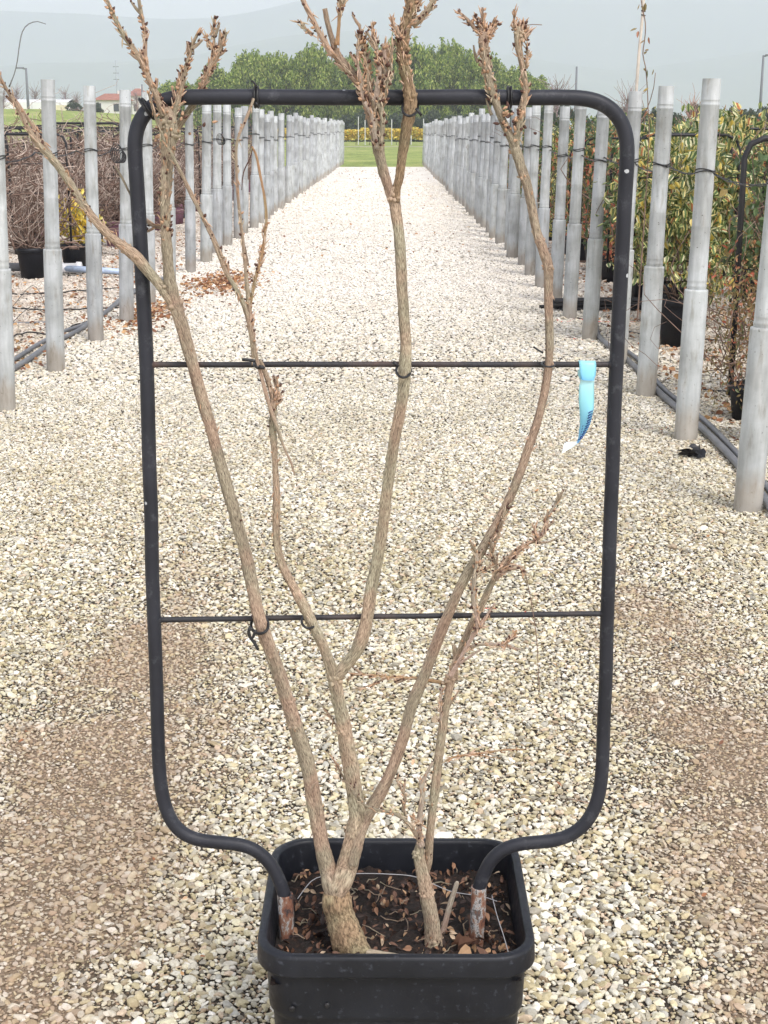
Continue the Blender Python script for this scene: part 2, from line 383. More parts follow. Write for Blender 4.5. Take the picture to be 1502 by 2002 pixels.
def leaf_mat(name, stops, edge=None, edgecol=(0.72, 0.62, 0.24), tr=0.25, rough=0.45):
    m, nt, b = mat(name); isl = island(nt)
    r = ramp(nt, stops, wnoise(nt, isl, 1.3), 'CONSTANT')
    c = r.outputs[0]
    if edge is not None:
        uv = nt.nodes.new('ShaderNodeTexCoord').outputs['UV']; s = nt.nodes.new('ShaderNodeSeparateXYZ'); nt.links.new(uv, s.inputs[0])
        d = mathn(nt, 'ABSOLUTE', mathn(nt, 'SUBTRACT', s.outputs['X'], 0.5))
        n = noi(nt, coords(nt, 'Object'), 90, 3)
        d = mathn(nt, 'ADD', d, mathn(nt, 'MULTIPLY', mathn(nt, 'SUBTRACT', n, 0.5), 0.25))
        k = mathn(nt, 'GREATER_THAN', d, edge)
        yc = ramp(nt, [(0.0, edgecol), (0.4, (0.68, 0.65, 0.40)), (0.7, (0.42, 0.45, 0.18))], wnoise(nt, isl, 7.7), 'CONSTANT')
        c = mix(nt, c, yc.outputs[0], k)
    nt.links.new(c, b.inputs['Base Color']); b.inputs['Roughness'].default_value = rough
    t = nt.nodes.new('ShaderNodeBsdfTranslucent'); nt.links.new(c, t.inputs['Color'])
    mx = nt.nodes.new('ShaderNodeMixShader'); mx.inputs[0].default_value = tr
    nt.links.new(b.outputs[0], mx.inputs[1]); nt.links.new(t.outputs[0], mx.inputs[2])
    nt.links.new(mx.outputs[0], nt.nodes['Material Output'].inputs[0]); return m
M_varieg = leaf_mat('variegated_leaf', [(0, (0.08, 0.13, 0.04)), (0.4, (0.13, 0.20, 0.06)), (0.66, (0.20, 0.24, 0.09)), (0.86, (0.66, 0.50, 0.10)), (0.94, (0.42, 0.16, 0.06))], 0.24)
M_green = leaf_mat('green_leaf', [(0, (0.06, 0.10, 0.035)), (0.4, (0.11, 0.17, 0.07)), (0.75, (0.16, 0.20, 0.10)), (0.9, (0.30, 0.22, 0.08))])
M_red = leaf_mat('red_leaf', [(0, (0.40, 0.10, 0.05)), (0.4, (0.50, 0.24, 0.12)), (0.7, (0.32, 0.22, 0.10)), (0.88, (0.22, 0.24, 0.10))])
M_olive = leaf_mat('olive_leaf', [(0, (0.20, 0.15, 0.06)), (0.35, (0.30, 0.20, 0.09)), (0.6, (0.13, 0.15, 0.06)), (0.8, (0.35, 0.15, 0.08)), (0.92, (0.5, 0.36, 0.12))])
M_yellow = leaf_mat('yellow_leaf', [(0, (0.74, 0.52, 0.06)), (0.35, (0.85, 0.68, 0.14)), (0.7, (0.58, 0.54, 0.14)), (0.90, (0.33, 0.38, 0.11))])
M_litter = leaf_mat('leaf_litter', [(0, (0.30, 0.13, 0.06)), (0.3, (0.42, 0.22, 0.10)), (0.55, (0.55, 0.33, 0.16)), (0.75, (0.20, 0.09, 0.05)), (0.9, (0.60, 0.40, 0.25))], tr=.1, rough=.7)
M_soilleaf = leaf_mat('soil_leaf', [(0, (0.13, 0.065, 0.04)), (0.3, (0.26, 0.14, 0.08)), (0.5, (0.40, 0.25, 0.14)), (0.60, (0.035, 0.02, 0.015)), (0.92, (0.50, 0.38, 0.26))], tr=.05, rough=.7)
M_bamboo = leaf_mat('grove_foliage', [(0, (0.09, 0.14, 0.03)), (0.22, (0.19, 0.28, 0.055)), (0.5, (0.33, 0.43, 0.09)), (0.78, (0.52, 0.57, 0.17))], tr=.4)
M_hedge = leaf_mat('hedge_foliage', [(0, (0.035, 0.06, 0.03)), (0.4, (0.06, 0.09, 0.045)), (0.8, (0.10, 0.12, 0.06))], tr=.2)
M_stick = plain('bare_twig', (0.19, 0.125, 0.095), 0.85, 0.5, 12)
M_stickp = plain('pale_bare_twig', (0.46, 0.37, 0.31), 0.85, 0.5, 9)
M_trunk = plain('trunk_far', (0.14, 0.11, 0.08), 0.9, 0.4, 4)

# ------------------------------------------------------------------ setting: ground, gravel, grass, hills
def sheet(name, x0, x1, y0, y1, z, m, kind='structure', nx=1, ny=1):
    vs = [(x0 + (x1 - x0) * i / nx, y0 + (y1 - y0) * j / ny, z) for j in range(ny + 1) for i in range(nx + 1)]
    fs = [(j * (nx + 1) + i, j * (nx + 1) + i + 1, (j + 1) * (nx + 1) + i + 1, (j + 1) * (nx + 1) + i) for j in range(ny) for i in range(nx)]
    mb = MB(); mb.add(vs, fs); o = mb.build(name, m, smooth=False); tag(o, kind=kind); return o
sheet('ground', -3900, 3900, -60, 6200, -0.012, M_grass)
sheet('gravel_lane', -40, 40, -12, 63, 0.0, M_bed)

def ico(sub):
    bm = bmesh.new(); bmesh.ops.create_icosphere(bm, subdivisions=sub, radius=1)
    v = np.array([x.co[:] for x in bm.verts], dtype=np.float64); f = np.array([[x.index for x in q.verts] for q in bm.faces]); bm.free(); return v, f
def build_np(name, V, Fc, m, smooth):
    me = bpy.data.meshes.new(name); nv = len(V); nf = len(Fc); k = Fc.shape[1]
    me.vertices.add(nv); me.vertices.foreach_set('co', V.astype(np.float32).ravel())
    me.loops.add(nf * k); me.loops.foreach_set('vertex_index', Fc.astype(np.int32).ravel())
    me.polygons.add(nf); me.polygons.foreach_set('loop_start', np.arange(0, nf * k, k, dtype=np.int32))
    me.polygons.foreach_set('use_smooth', np.full(nf, smooth))
    me.materials.append(m); me.update(calc_edges=True)
    o = bpy.data.objects.new(name, me); col.objects.link(o); return o
def dirt_at(x, y):
    b = np.maximum(np.clip(1 - np.abs(x + .72) / .55, 0, 1), np.clip(1 - np.abs(x - .86) / .5, 0, 1))
    return b * np.clip((6.5 - y) / 3, 0, 1)
POT = (G(508, 1880, .355).x, G(1046, 1880, .355).x, 1.925, 2.30)
POST_XY = []
def stones(name, sub, regions, spacing, rmin, rmax, smooth, flat=1.0, zb=0.0, m=None, pw=1.6):
    base, fc = ico(sub); nb = len(base)
    X = []; Y = []
    for (ya, yb, xa, xb) in regions:     # xa, xb: half width = xa + xb*y
        ys = np.arange(ya, yb, spacing)
        for y in ys:
            wd = xa + xb * y; xs = np.arange(-wd, wd, spacing); X.append(xs); Y.append(np.full(len(xs), y))
    X = np.concatenate(X); Y = np.concatenate(Y); n = len(X)
    X = X + rng.uniform(-.62, .62, n) * spacing; Y = Y + rng.uniform(-.62, .62, n) * spacing
    keep = ~((X > POT[0] + .01) & (X < POT[1] - .01) & (Y > POT[2] + .01) & (Y < POT[3] - .01))
    X = X[keep]; Y = Y[keep]; n = len(X)
    d = dirt_at(X, Y)
    big = rng.random(n) < .012
    r = rmin + (rmax - rmin) * rng.random(n) ** pw
    r = np.where(big, r * 1.7, r) * (1 - .42 * d * (rng.random(n) < .8))
    sx = r * rng.uniform(.9, 1.45, n); sy = r * rng.uniform(.6, 1.0, n); sz = r * rng.uniform(.34, .66, n) * flat
    z = zb + rng.uniform(.10, .60, n) * r - d * r * rng.uniform(.2, .75, n)
    # variant blobs: perturb directions
    NV = 40; var = []
    for k in range(NV):
        dirs = rng.normal(size=(10, 3)) * np.array([1, 1, .8]); dirs /= np.linalg.norm(dirs, axis=1)[:, None]
        lim = rng.uniform(.50, .86, 10); v = base.copy()
        for q in range(10):                                   # chop with planes -> angular pebbles
            h = v @ dirs[q]; o = h > lim[q]; v[o] -= np.outer(h[o] - lim[q], dirs[q])
        v *= 1.18 * (1 + rng.normal(size=(nb, 1)) * .02)
        var.append(v)
    var = np.array(var)
    out = var[rng.integers(0, NV, n)]
    out = out * np.stack([sx, sy, sz], 1)[:, None, :]
    a = rng.uniform(0, 2 * np.pi, n); t1 = rng.normal(0, .28, n); t2 = rng.normal(0, .28, n)
    def rot(o, ax, th):
        c, s = np.cos(th)[:, None], np.sin(th)[:, None]; i, j = [(1, 2), (2, 0), (0, 1)][ax]
        p, q = o[:, :, i].copy(), o[:, :, j].copy(); o[:, :, i] = c * p - s * q; o[:, :, j] = s * p + c * q
    rot(out, 0, t1); rot(out, 1, t2); rot(out, 2, a)
    out += np.stack([X, Y, z], 1)[:, None, :]
    V = out.reshape(-1, 3); Fc = (fc[None] + (np.arange(n) * nb)[:, None, None]).reshape(-1, 3)
    o = build_np(name, V, Fc, m or M_stone, smooth); tag(o, 'pale cream and grey crushed gravel covering the lane', 'gravel', kind='stuff'); return o
import os
Q = float(os.environ.get('GQ', '1'))
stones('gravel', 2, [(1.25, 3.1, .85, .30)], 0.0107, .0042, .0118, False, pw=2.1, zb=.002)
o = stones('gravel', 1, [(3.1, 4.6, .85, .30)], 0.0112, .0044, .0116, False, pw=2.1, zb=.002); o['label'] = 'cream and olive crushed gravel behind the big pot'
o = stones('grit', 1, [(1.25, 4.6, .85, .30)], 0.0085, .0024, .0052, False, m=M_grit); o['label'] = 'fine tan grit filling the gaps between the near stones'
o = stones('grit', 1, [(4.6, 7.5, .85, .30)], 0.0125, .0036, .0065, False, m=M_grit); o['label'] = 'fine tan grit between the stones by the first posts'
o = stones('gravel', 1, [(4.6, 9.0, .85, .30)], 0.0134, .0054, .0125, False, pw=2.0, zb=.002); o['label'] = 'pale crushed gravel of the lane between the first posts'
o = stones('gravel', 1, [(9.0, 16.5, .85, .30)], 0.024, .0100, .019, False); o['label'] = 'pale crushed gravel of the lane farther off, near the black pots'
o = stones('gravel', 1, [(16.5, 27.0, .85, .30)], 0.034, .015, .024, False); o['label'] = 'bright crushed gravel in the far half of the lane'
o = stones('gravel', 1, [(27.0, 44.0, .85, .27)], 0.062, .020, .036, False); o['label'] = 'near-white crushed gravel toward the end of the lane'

# leaf shapes
def leaf_np(n, pos, size, wr=.5, bend=.25, droop=0.6, droopj=0.5):
    """n leaves: 6 verts, 2 quads folded at the midrib; returns V, F, UV"""
    L = size * rng.uniform(.65, 1.15, n)
    yaw = rng.uniform(0, 2 * np.pi, n); pit = droop + rng.normal(0, droopj, n); roll = rng.normal(0, .6, n)
    x = np.array([0, -1, -1, 0, 1, 1, 0]); 
    t = np.array([[0, 0, 0], [-.5, .32, .0], [-.42, .68, 0], [0, 1, 0], [.42, .68, 0], [.5, .32, 0], [0, .5, -.13]], dtype=float)
    t = np.repeat(t[None], n, 0); t[:, :, 0] *= wr; t *= L[:, None, None]
    t[:, :, 2] -= bend * (t[:, :, 1] ** 2) / L[:, None]
    def rot(o, i, j, th):
        c, s = np.cos(th)[:, None], np.sin(th)[:, None]; p, q = o[:, :, i].copy(), o[:, :, j].copy()
        o[:, :, i] = c * p - s * q; o[:, :, j] = s * p + c * q
    rot(t, 2, 0, roll); rot(t, 1, 2, -pit); rot(t, 0, 1, yaw)
    t += pos[:, None, :]
    f = np.array([[0, 6, 2, 1], [6, 3, 2, 2], [0, 5, 4, 6], [6, 4, 3, 3]])
    tri = np.array([[0, 6, 1], [1, 6, 2], [6, 3, 2], [0, 5, 6], [5, 4, 6], [6, 4, 3]])
    uvp = np.array([[.5, 0], [0, .3], [.0, .7], [.5, 1], [1.0, .7], [1, .3], [.5, .5]])
    Fc = (tri[None] + (np.arange(n) * 7)[:, None, None]).reshape(-1, 3)
    UV = np.tile(uvp[tri].reshape(-1, 2), (n, 1))
    return t.reshape(-1, 3), Fc, UV
def leaves(name, n, pos, size, m, parent=None, **kw):
    V, Fc, UV = leaf_np(n, pos, size, **kw)
    o = build_np(name, V, Fc, m, False); ul = o.data.uv_layers.new(name='UVMap'); ul.data.foreach_set('uv', UV.astype(np.float32).ravel())
    o.parent = parent; return o

# fallen leaves along the two rows and under the plants, a few on the lane
n = 11000
side = rng.random(n)
yy = 7 + (rng.random(n) ** 1.3) * 40
xx = np.where(side < .5, -2.35 - np.abs(rng.normal(0, .9, n)), 1.75 + np.abs(rng.normal(0, .8, n)))
far = side > .93; xx[far] = rng.uniform(-2.2, 1.5, far.sum()); yy[far] = rng.uniform(18, 60, far.sum())
cl = side < .10; xx[cl] = rng.normal(-1.75, .18, cl.sum()); yy[cl] = rng.normal(15.2, .55, cl.sum())
c2 = (side > .5) & (side < .56); xx[c2] = rng.normal(-2.05, .12, c2.sum()); yy[c2] = rng.normal(12.6, .6, c2.sum())
o = leaves('fallen_leaves', n, np.stack([xx, yy, rng.uniform(.010, .028, n)], 1), .045, M_litter, droop=0.0, droopj=.25, wr=.75)
tag(o, 'brown and orange fallen leaves scattered over the gravel', 'fallen leaves', kind='stuff')
px0_, px1_ = POT[0], POT[1]
n = 150
pos = np.stack([rng.uniform(-1.4, 1.6, n), rng.uniform(1.8, 8, n), rng.uniform(.014, .022, n)], 1)
pos = pos[~((pos[:, 0] > px0_ - .02) & (pos[:, 0] < px1_ + .02) & (pos[:, 1] < 2.35))]; n = len(pos)
o = leaves('leaf_scraps', n, pos, .018, M_litter, droop=0.0, droopj=.3, wr=.5); tag(o, 'tiny brown leaf scraps and chaff on the near gravel', 'leaf scraps', kind='stuff')

mb = MB()
for i in range(70):
    x, y = rng.uniform(-1.2, 1.3), rng.uniform(1.6, 7); a = rng.uniform(0, 6.28); l = rng.uniform(.02, .09)
    if POT[0] - .05 < x < POT[1] + .05 and y < 2.4: continue
    pts = []
    for k in range(4):
        a += rng.normal(0, .25); x += math.cos(a) * l / 3; y += math.sin(a) * l / 3; pts.append((Vector((x, y, .014 + rng.uniform(0, .006))), rng.uniform(.0008, .0018)))
    tube(mb, pts, 5)
o = mb.build('straw_bits', M_twig); tag(o, 'thin dry stalks and straw bits lying on the near gravel', 'straw', kind='stuff')
# ------------------------------------------------------------------ the black pot
def rrect(x0, x1, y0, y1, r, z, k=8):
    pts = []
    for cx, cy, a0 in ((x1 - r, y1 - r, 0), (x0 + r, y1 - r, 90), (x0 + r, y0 + r, 180), (x1 - r, y0 + r, 270)):
        for i in range(k + 1):
            a = R(a0 + 90 * i / k); pts.append(Vector((cx + r * math.cos(a), cy + r * math.sin(a), z)))
    return pts
def loft(mb, rings):
    n = len(rings[0]); vs = [p for r in rings for p in r]; fs = []
    for i in range(len(rings) - 1):
        for k in range(n):
            k2 = (k + 1) % n; fs.append((i * n + k, i * n + k2, (i + 1) * n + k2, (i + 1) * n + k))
    mb.add(vs, fs)
px0 = (G(508, 1880, .36).x + G(530, 1650, .36).x) / 2 - .004; px1 = (G(1046, 1880, .36).x + G(995, 1650, .36).x) / 2 + .012
py0, py1 = 1.922, 2.305
ZR = .36
pcx, pcy = (px0 + px1) / 2, (py0 + py1) / 2
def ringi(ins, z, r=.065): return rrect(px0 + ins - pcx, px1 - ins - pcx, py0 + ins - pcy, py1 - ins - pcy, max(.012, r - ins * .8), z)
pot = empty('square_pot', (pcx, pcy, 0))
tag(pot, 'large black square plastic pot in front holding the pruned tree and frame', 'plant pot')
mb = MB()
loft(mb, [ringi(.036, .0), ringi(.032, .05), ringi(.022, .235), ringi(.0215, .240), ringi(.0165, .246), ringi(.0160, .252), ringi(.013, .330)])
mb.build('body', M_pot, pot)
mb = MB()
loft(mb, [ringi(.0135, .3265), ringi(.0012, .3255), ringi(-.0005, .327), ringi(-.0005, .329), ringi(.0005, .3545), ringi(.0015, .3585), ringi(.004, .3605), ringi(.0115, .3612), ringi(.0145, .3595), ringi(.0155, .355), ringi(.018, .33), ringi(.034, .20)])
mb.build('rim', M_pot, pot)
for (a, zz) in ((.045, .286), (.098, .292)):
    mb = MB(); lathe(mb, [(0.0001, .0), (.0045, .0), (.0045, .002), (.003, .003), (.0001, .003)], 14); hq = mb.build('drain_hole', M_black, pot)
    hq.location = (px0 - pcx + a + .01, py0 - pcy + .0150, zz - .02); hq.rotation_euler = (R(90), 0, 0)
# soil
SZ = .305
m, nt, b = mat('soil'); v = coords(nt); nn = noi(nt, v, 70, 6, .75)
r_ = ramp(nt, [(0.35, (0.006, 0.005, 0.004)), (0.55, (0.02, 0.012, 0.009)), (0.74, (0.10, 0.052, 0.034))], nn); nt.links.new(r_.outputs[0], b.inputs['Base Color']); b.inputs['Roughness'].default_value = .95
bump(nt, b, nn, 1.0, .006); M_soil = m
mb = MB(); nx, ny = 90, 84; vs = []; fs = []
for j in range(ny + 1):
    for i in range(nx + 1):
        x = px0 + .022 + (px1 - px0 - .044) * i / nx; y = py0 + .022 + (py1 - py0 - .044) * j / ny
        h = noise.noise(Vector((x * 40, y * 40, 0))) * .007 + noise.noise(Vector((x * 130, y * 130, 5))) * .006 + noise.noise(Vector((x * 9, y * 9, 5))) * .008
        vs.append((x - pcx, y - pcy, SZ + h))
for j in range(ny):
    for i in range(nx): q = j * (nx + 1) + i; fs.append((q, q + 1, q + nx + 2, q + nx + 1))
mb.add(vs, fs); o = mb.build('soil', M_soil, None, loc=(pcx, pcy, 0)); tag(o, 'dark crumbly potting soil inside the large black pot', 'soil', kind='stuff')
n = 700
u = rng.random(n); pos = np.stack([rng.uniform(px0 + .03, px1 - .03, n), rng.uniform(py0 + .03, py1 - .03, n), SZ + rng.uniform(.004, .014, n)], 1)
o = leaves('soil_litter', n, pos, .012, M_soilleaf, droop=0.1, droopj=.7, wr=.6, bend=.8); tag(o, 'dry brown leaf litter lying on the potting soil', 'leaf litter', kind='stuff')
n = 30
ang = rng.uniform(0, 2 * np.pi, n); pos = np.stack([pcx + np.sign(np.cos(ang)) * rng.uniform(.04, .15, n), pcy - .04 + rng.normal(0, .06, n) - .05, np.full(n, SZ + .016)], 1)
pos[:, 0] = np.clip(pos[:, 0], px0 + .05, px1 - .05); pos[:, 1] = np.clip(pos[:, 1], py0 + .062, py1 - .05)
o = leaves('curled_leaves', n, pos, .027, M_soilleaf, droop=0.1, droopj=.6, wr=.75, bend=1.1); tag(o, 'larger curled tan leaves on the soil beside the trunks', 'leaf litter', kind='stuff')
# root threads and bits of straw on the soil
mb = MB()
for i in range(50):
    x, y = rng.uniform(px0 + .04, px1 - .04), rng.uniform(py0 + .04, py1 - .05); a = rng.uniform(0, 6.28); l = rng.uniform(.01, .05)
    pts = []
    for k in range(5):
        a += rng.normal(0, .45); x = min(max(x + math.cos(a) * l / 4, px0 + .03), px1 - .03); y = min(max(y + math.sin(a) * l / 4, py0 + .03), py1 - .03)
        pts.append((Vector((x, y, SZ + .012 + rng.uniform(0, .008))), rng.uniform(.0005, .0012)))
    tube(mb, pts, 4)
o = mb.build('root_threads', M_bark); tag(o, 'pale root threads and straw bits on the potting soil', 'roots', kind='stuff')
# white drip wire ring
mb = MB(); pts = []
for (qx, qy) in ((582, 1757), (610, 1722), (640, 1712), (700, 1708), (760, 1709), (815, 1715), (880, 1742), (940, 1752), (972, 1762)):
    pts.append((G(qx, qy, SZ + .018), .0007))
tube(mb, pts, 6, .01)
pts = [(G(a, b_, SZ + .02), .0007) for a, b_ in ((962, 1750), (972, 1790), (985, 1830), (994, 1862))]; tube(mb, pts, 6, .01)
o = mb.build('drip_wire', plain('wire_white', (0.42, 0.42, 0.43), .4, .1)); tag(o, 'thin white wire looped round the edge of the soil', 'wire')
# ------------------------------------------------------------------ the bent tube frame
FY = 2.07
fr = empty('espalier_frame', (P(560, 1850, FY).x * .5 + P(930, 1840, FY).x * .5, FY, SZ))
tag(fr, 'tall dark bent tube frame with rounded corners standing in the big black pot', 'plant frame')
fo = Vector(fr.location)
Lp = [(557, 1752), (552, 1728), (542, 1700), (525, 1675), (500, 1658), (466, 1650), (420, 1647), (382, 1643), (352, 1629), (330, 1602), (317, 1562), (311, 1500), (301, 1200), (287, 713), (263, 300)]
tp = [(262, 268), (269, 238), (287, 213), (313, 197), (350, 190), (700, 190), (1130, 190), (1172, 195), (1205, 215), (1224, 248), (1229, 300)]
Rp = [(1205, 713), (1188, 1200), (1178, 1500), (1172, 1560), (1155, 1600), (1128, 1630), (1098, 1643), (1060, 1646), (1012, 1649), (976, 1660), (953, 1680), (941, 1706), (936, 1738)]
def even(pl, seg=22):
    out = [pl[0]]
    for (a, b_), (c_, d_) in zip(pl, pl[1:]):
        l = math.hypot(c_ - a, d_ - b_); k = max(1, round(l / seg))
        for j in range(1, k + 1): out.append((a + (c_ - a) * j / k, b_ + (d_ - b_) * j / k))
    return out
tp = [(345 + 82 * math.cos(R(180 + 90 * k / 6)), 272 + 82 * math.sin(R(180 + 90 * k / 6))) for k in range(7)] + [(1144 + 84 * math.cos(R(270 + 90 * k / 6)), 275 + 84 * math.sin(R(270 + 90 * k / 6))) for k in range(7)]
Lp = Lp[:-1]; 
pts = [(P(a, b_, FY) - fo, .0105) for a, b_ in even(Lp + tp + Rp)]
for _ in range(3):
    pts = [pts[0]] + [((pts[i - 1][0] + pts[i][0] * 2 + pts[i + 1][0]) / 4, pts[i][1]) for i in range(1, len(pts) - 1)] + [pts[-1]]
mb = MB(); tube(mb, pts, 20, .006, wob=.0012); mb.build('frame_tube', M_frame, fr)
for (a, b_) in (((557, 1748), (563, 1880)), ((936, 1734), (930, 1870))):
    mb = MB(); p0 = P(a[0], a[1], FY) - fo; p1 = P(b_[0], b_[1], FY) - fo
    tube(mb, [(p0, .0119), (p0.lerp(p1, .5), .0124), (p1, .0120)], 18, .004, bark=.0007); o = mb.build('leg_end', M_rust, fr); o['label'] = 'rusty lower end with peeling paint'
for (ya, xa, yb, xb) in ((713, 292, 713, 1200), (1212, 306, 1200, 1184)):
    mb = MB(); tube(mb, [(P(xa, ya, FY) - fo, .0042), (P((xa + xb) / 2, (ya + yb) / 2 - 1, FY) - fo, .0041), (P(xb, yb, FY) - fo, .0042)], 12, .01, wob=.0008)
    for (qx, qy, s) in ((xa + 3, ya, 1), (xb - 3, yb, -1)):
        tube(mb, [(P(qx - 6 * s, qy, FY) - fo, .0085), (P(qx + 3 * s, qy, FY) - fo, .0065), (P(qx + 9 * s, qy, FY) - fo, .0042)], 12)
    mb.build('crossbar', M_rod, fr)

# ------------------------------------------------------------------ the pruned tree
def path(pts, Y=2.05, wd=0.0):
    """pixel outline (x, y, width_px[, Y]) -> metres"""
    out = []
    for q in pts:
        y_ = q[3] if len(q) > 3 else Y
        p = P(q[0], q[1], y_); depth = (p - Vector((0, 0, CH))).dot(CR @ Vector((0, 0, -1)))
        out.append((p, q[2] * 0.5 * depth / F))
    return out
def bud(mb, p, d, l, r, m):
    d = d.normalized(); ref = Vector((0, 0, 1)) if abs(d.z) < .9 else Vector((1, 0, 0)); u = d.cross(ref).normalized(); v = d.cross(u); vs = []; fs = []
    prof = ((0, .55), (.3, 1.0), (.65, .75), (1.0, .12))
    for t, s in prof:
        for k in range(6):
            a = k * math.pi / 3; vs.append(p + d * (l * t) + (u * math.cos(a) + v * math.sin(a)) * r * s)
    for i in range(3):
        for k in range(6): k2 = (k + 1) % 6; fs.append((i * 6 + k, i * 6 + k2, (i + 1) * 6 + k2, (i + 1) * 6 + k))
    fs.append(tuple(18 + k for k in range(6))); mb.add(vs, fs, None, m)
def rdir(sp=1.0): return Vector((random.gauss(0, sp), random.gauss(0, sp * .7), random.gauss(.5, sp)))
def buds_along(mb, pts, n, size=.006, t0=0.0, t1=1.0, spurs=0):
    dp = catmull(pts, .004)
    for i in range(n):
        k = int((t0 + (t1 - t0) * random.random()) * (len(dp) - 1)); p, r = dp[k]
        tan = (dp[min(k + 1, len(dp) - 1)][0] - dp[max(k - 1, 0)][0]).normalized()
        d = Vector((random.gauss(0, 1), random.gauss(-.2, .7), random.gauss(0, 1))); d = (d - tan * d.dot(tan)).normalized()
        dd = (d + tan * random.uniform(.3, 1.2)).normalized(); s = size * random.uniform(.45, 1.15)
        bud(mb, p + d * r * .8, dd, s * .95, s * .36, 0 if random.random() < .52 else 1)
    for i in range(spurs):
        k = int((t0 + (t1 - t0) * random.random()) * (len(dp) - 1)); p, r = dp[k]
        tan = (dp[min(k + 1, len(dp) - 1)][0] - dp[max(k - 1, 0)][0]).normalized()
        d = Vector((random.gauss(0, 1), random.gauss(0, .5), random.gauss(0, .6))); d = (d - tan * d.dot(tan)).normalized() + tan * random.uniform(.6, 1.4)
        d.normalize(); l = random.uniform(.006, .018); q1 = p + d * l * .5 + tan * .002; q2 = p + d * l + tan * .006
        tube(mb, [(p, .0026), (q1, .0022), (q2, .0015)], 6, .003, bark=.0004, m=2)
        for _ in range(3): bud(mb, q2 - d * random.uniform(0, .008), d + rdir(.5), .0045 * random.uniform(.6, 1.3), .0016, 0 if random.random() < .7 else 1)
def knot(mb, px, py, wpx, Y=2.05, s=1.0, m=None):
    p, r = path([(px, py, wpx)], Y)[0]
    for _ in range(7):
        d = rdir(1); bud(mb, p + Vector((d.x, d.y * .8, d.z * .6)).normalized() * r * .55, d, r * .9 * s, r * .42 * s, m)
def shreds(mb, pts, n, t0, t1):
    dp = catmull(pts, .004)
    for i in range(n):
        k = int((t0 + (t1 - t0) * random.random()) * (len(dp) - 1)); p, r = dp[k]
        tan = (dp[min(k + 1, len(dp) - 1)][0] - dp[max(k - 1, 0)][0]).normalized()
        d = Vector((random.gauss(0, 1), random.gauss(-.3, .7), random.gauss(0, .6))); d = (d - tan * d.dot(tan)).normalized()
        bud(mb, p + d * r * .75, (tan * random.choice([1, 1, -1]) + d * random.uniform(.15, .8)), random.uniform(.006, .014), random.uniform(.0007, .0015), random.choice([1, 2, 2]))
tree = empty('pruned_tree', P(690, 1862, 2.03)); to = Vector(tree.location)
tag(tree, 'larger leafless pruned tree tied to the frame, trunk dividing just above soil', 'tree')
BM = [M_buddark, M_budtan, M_twig, M_cut]
SEEDC = [0]
def stem(name, pts, m, parent, org, n=18, bark=.0009, Y=2.05, buds=0, spurs=0, size=.006, t0=.0, t1=1.0, knots=(), lab=None, wob=.0015, budsname='bud_cluster'):
    SEEDC[0] += 7.3
    ws = .84 if name == 'branch' else 1.0
    pp = [(p - org, r * ws) for p, r in path(pts, Y)]
    mb = MB(); tube(mb, pp, n, .0035 if bark else .006, bark=bark, wob=wob, seed=SEEDC[0])
    for k_ in knots:
        p, r = path([k_], Y)[0]; p = p - org; r *= ws
        for _ in range(9):
            d = Vector((random.gauss(0, 1), random.gauss(0, 1), random.gauss(0, .45))).normalized()
            bud(mb, p + d * r * .55, d + Vector((0, 0, random.uniform(-.4, .8))), r * .75, r * .38, None)
    o = mb.build(name, m, parent)
    if lab: o['label'] = lab
    if 6 <= buds < 14: buds = 14
    if buds >= 6:
        b_ = MB(); buds_along(b_, pp, buds, size, t0, t1, spurs); shreds(b_, pp, int(buds * 1.3), t0, t1); b_.build(budsname, BM, o)
    return o
# trunk and the lower arms
trunk_mb_pts = [(706, 1905, 84, 2.015), (694, 1872, 76, 2.02), (683, 1845, 66, 2.025), (673, 1815, 58, 2.03), (665, 1785, 54, 2.035), (659, 1762, 58, 2.035), (660, 1745, 52, 2.04), (662, 1728, 36, 2.04)]
o = stem('trunk', trunk_mb_pts, M_barkbase, tree, to, n=64, bark=.0022, knots=((655, 1766, 42), (664, 1764, 42)))
# the pale root that runs right over the soil
stem('root', [(672, 1872, 14, 2.03), (700, 1866, 26, 2.015), (728, 1868, 24, 2.005), (770, 1874, 20, 2.0), (830, 1880, 16, 1.995), (870, 1884, 8, 1.99)], M_twig, tree, to, n=16, bark=.0008, lab='pale surface root running right from the trunk')
A = stem('branch', [(662, 1762, 40, 2.035), (650, 1730, 45, 2.035), (641, 1700, 38), (629, 1650, 35), (619, 1590, 34), (608, 1530, 34), (597, 1480, 35), (578, 1420, 33), (563, 1370, 32), (540, 1300, 31), (518, 1240, 32), (503, 1195, 31), (490, 1130, 29), (474, 1060, 28), (450, 975, 28), (424, 880, 27), (398, 785, 27), (370, 685, 28), (352, 625, 32), (342, 592, 34)],
        M_barkred, tree, to, n=26, bark=.0011, buds=10, size=.005, knots=((345, 600, 38), (578, 1418, 34), (562, 1368, 33)), lab='thick reddish left stem')
A1 = stem('branch', [(344, 602, 30), (326, 575, 27), (308, 552, 24), (290, 530, 24), (268, 503, 27), (250, 488, 25), (215, 460, 21), (185, 428, 19), (160, 395, 18), (132, 352, 17), (108, 318, 17), (78, 285, 15), (55, 250, 12), (38, 215, 10), (20, 185, 8), (-12, 128, 6)],
        M_bark, tree, to, n=20, bark=.0010, buds=34, spurs=3, size=.0055, t0=.25, knots=((266, 503, 30), (250, 490, 27)))
stem('branch', [(108, 315, 10), (90, 285, 9), (72, 258, 8), (45, 215, 6), (18, 178, 5), (-10, 148, 4)], M_twig, tree, to, n=12, bark=.0005, Y=2.06, buds=10, size=.004)
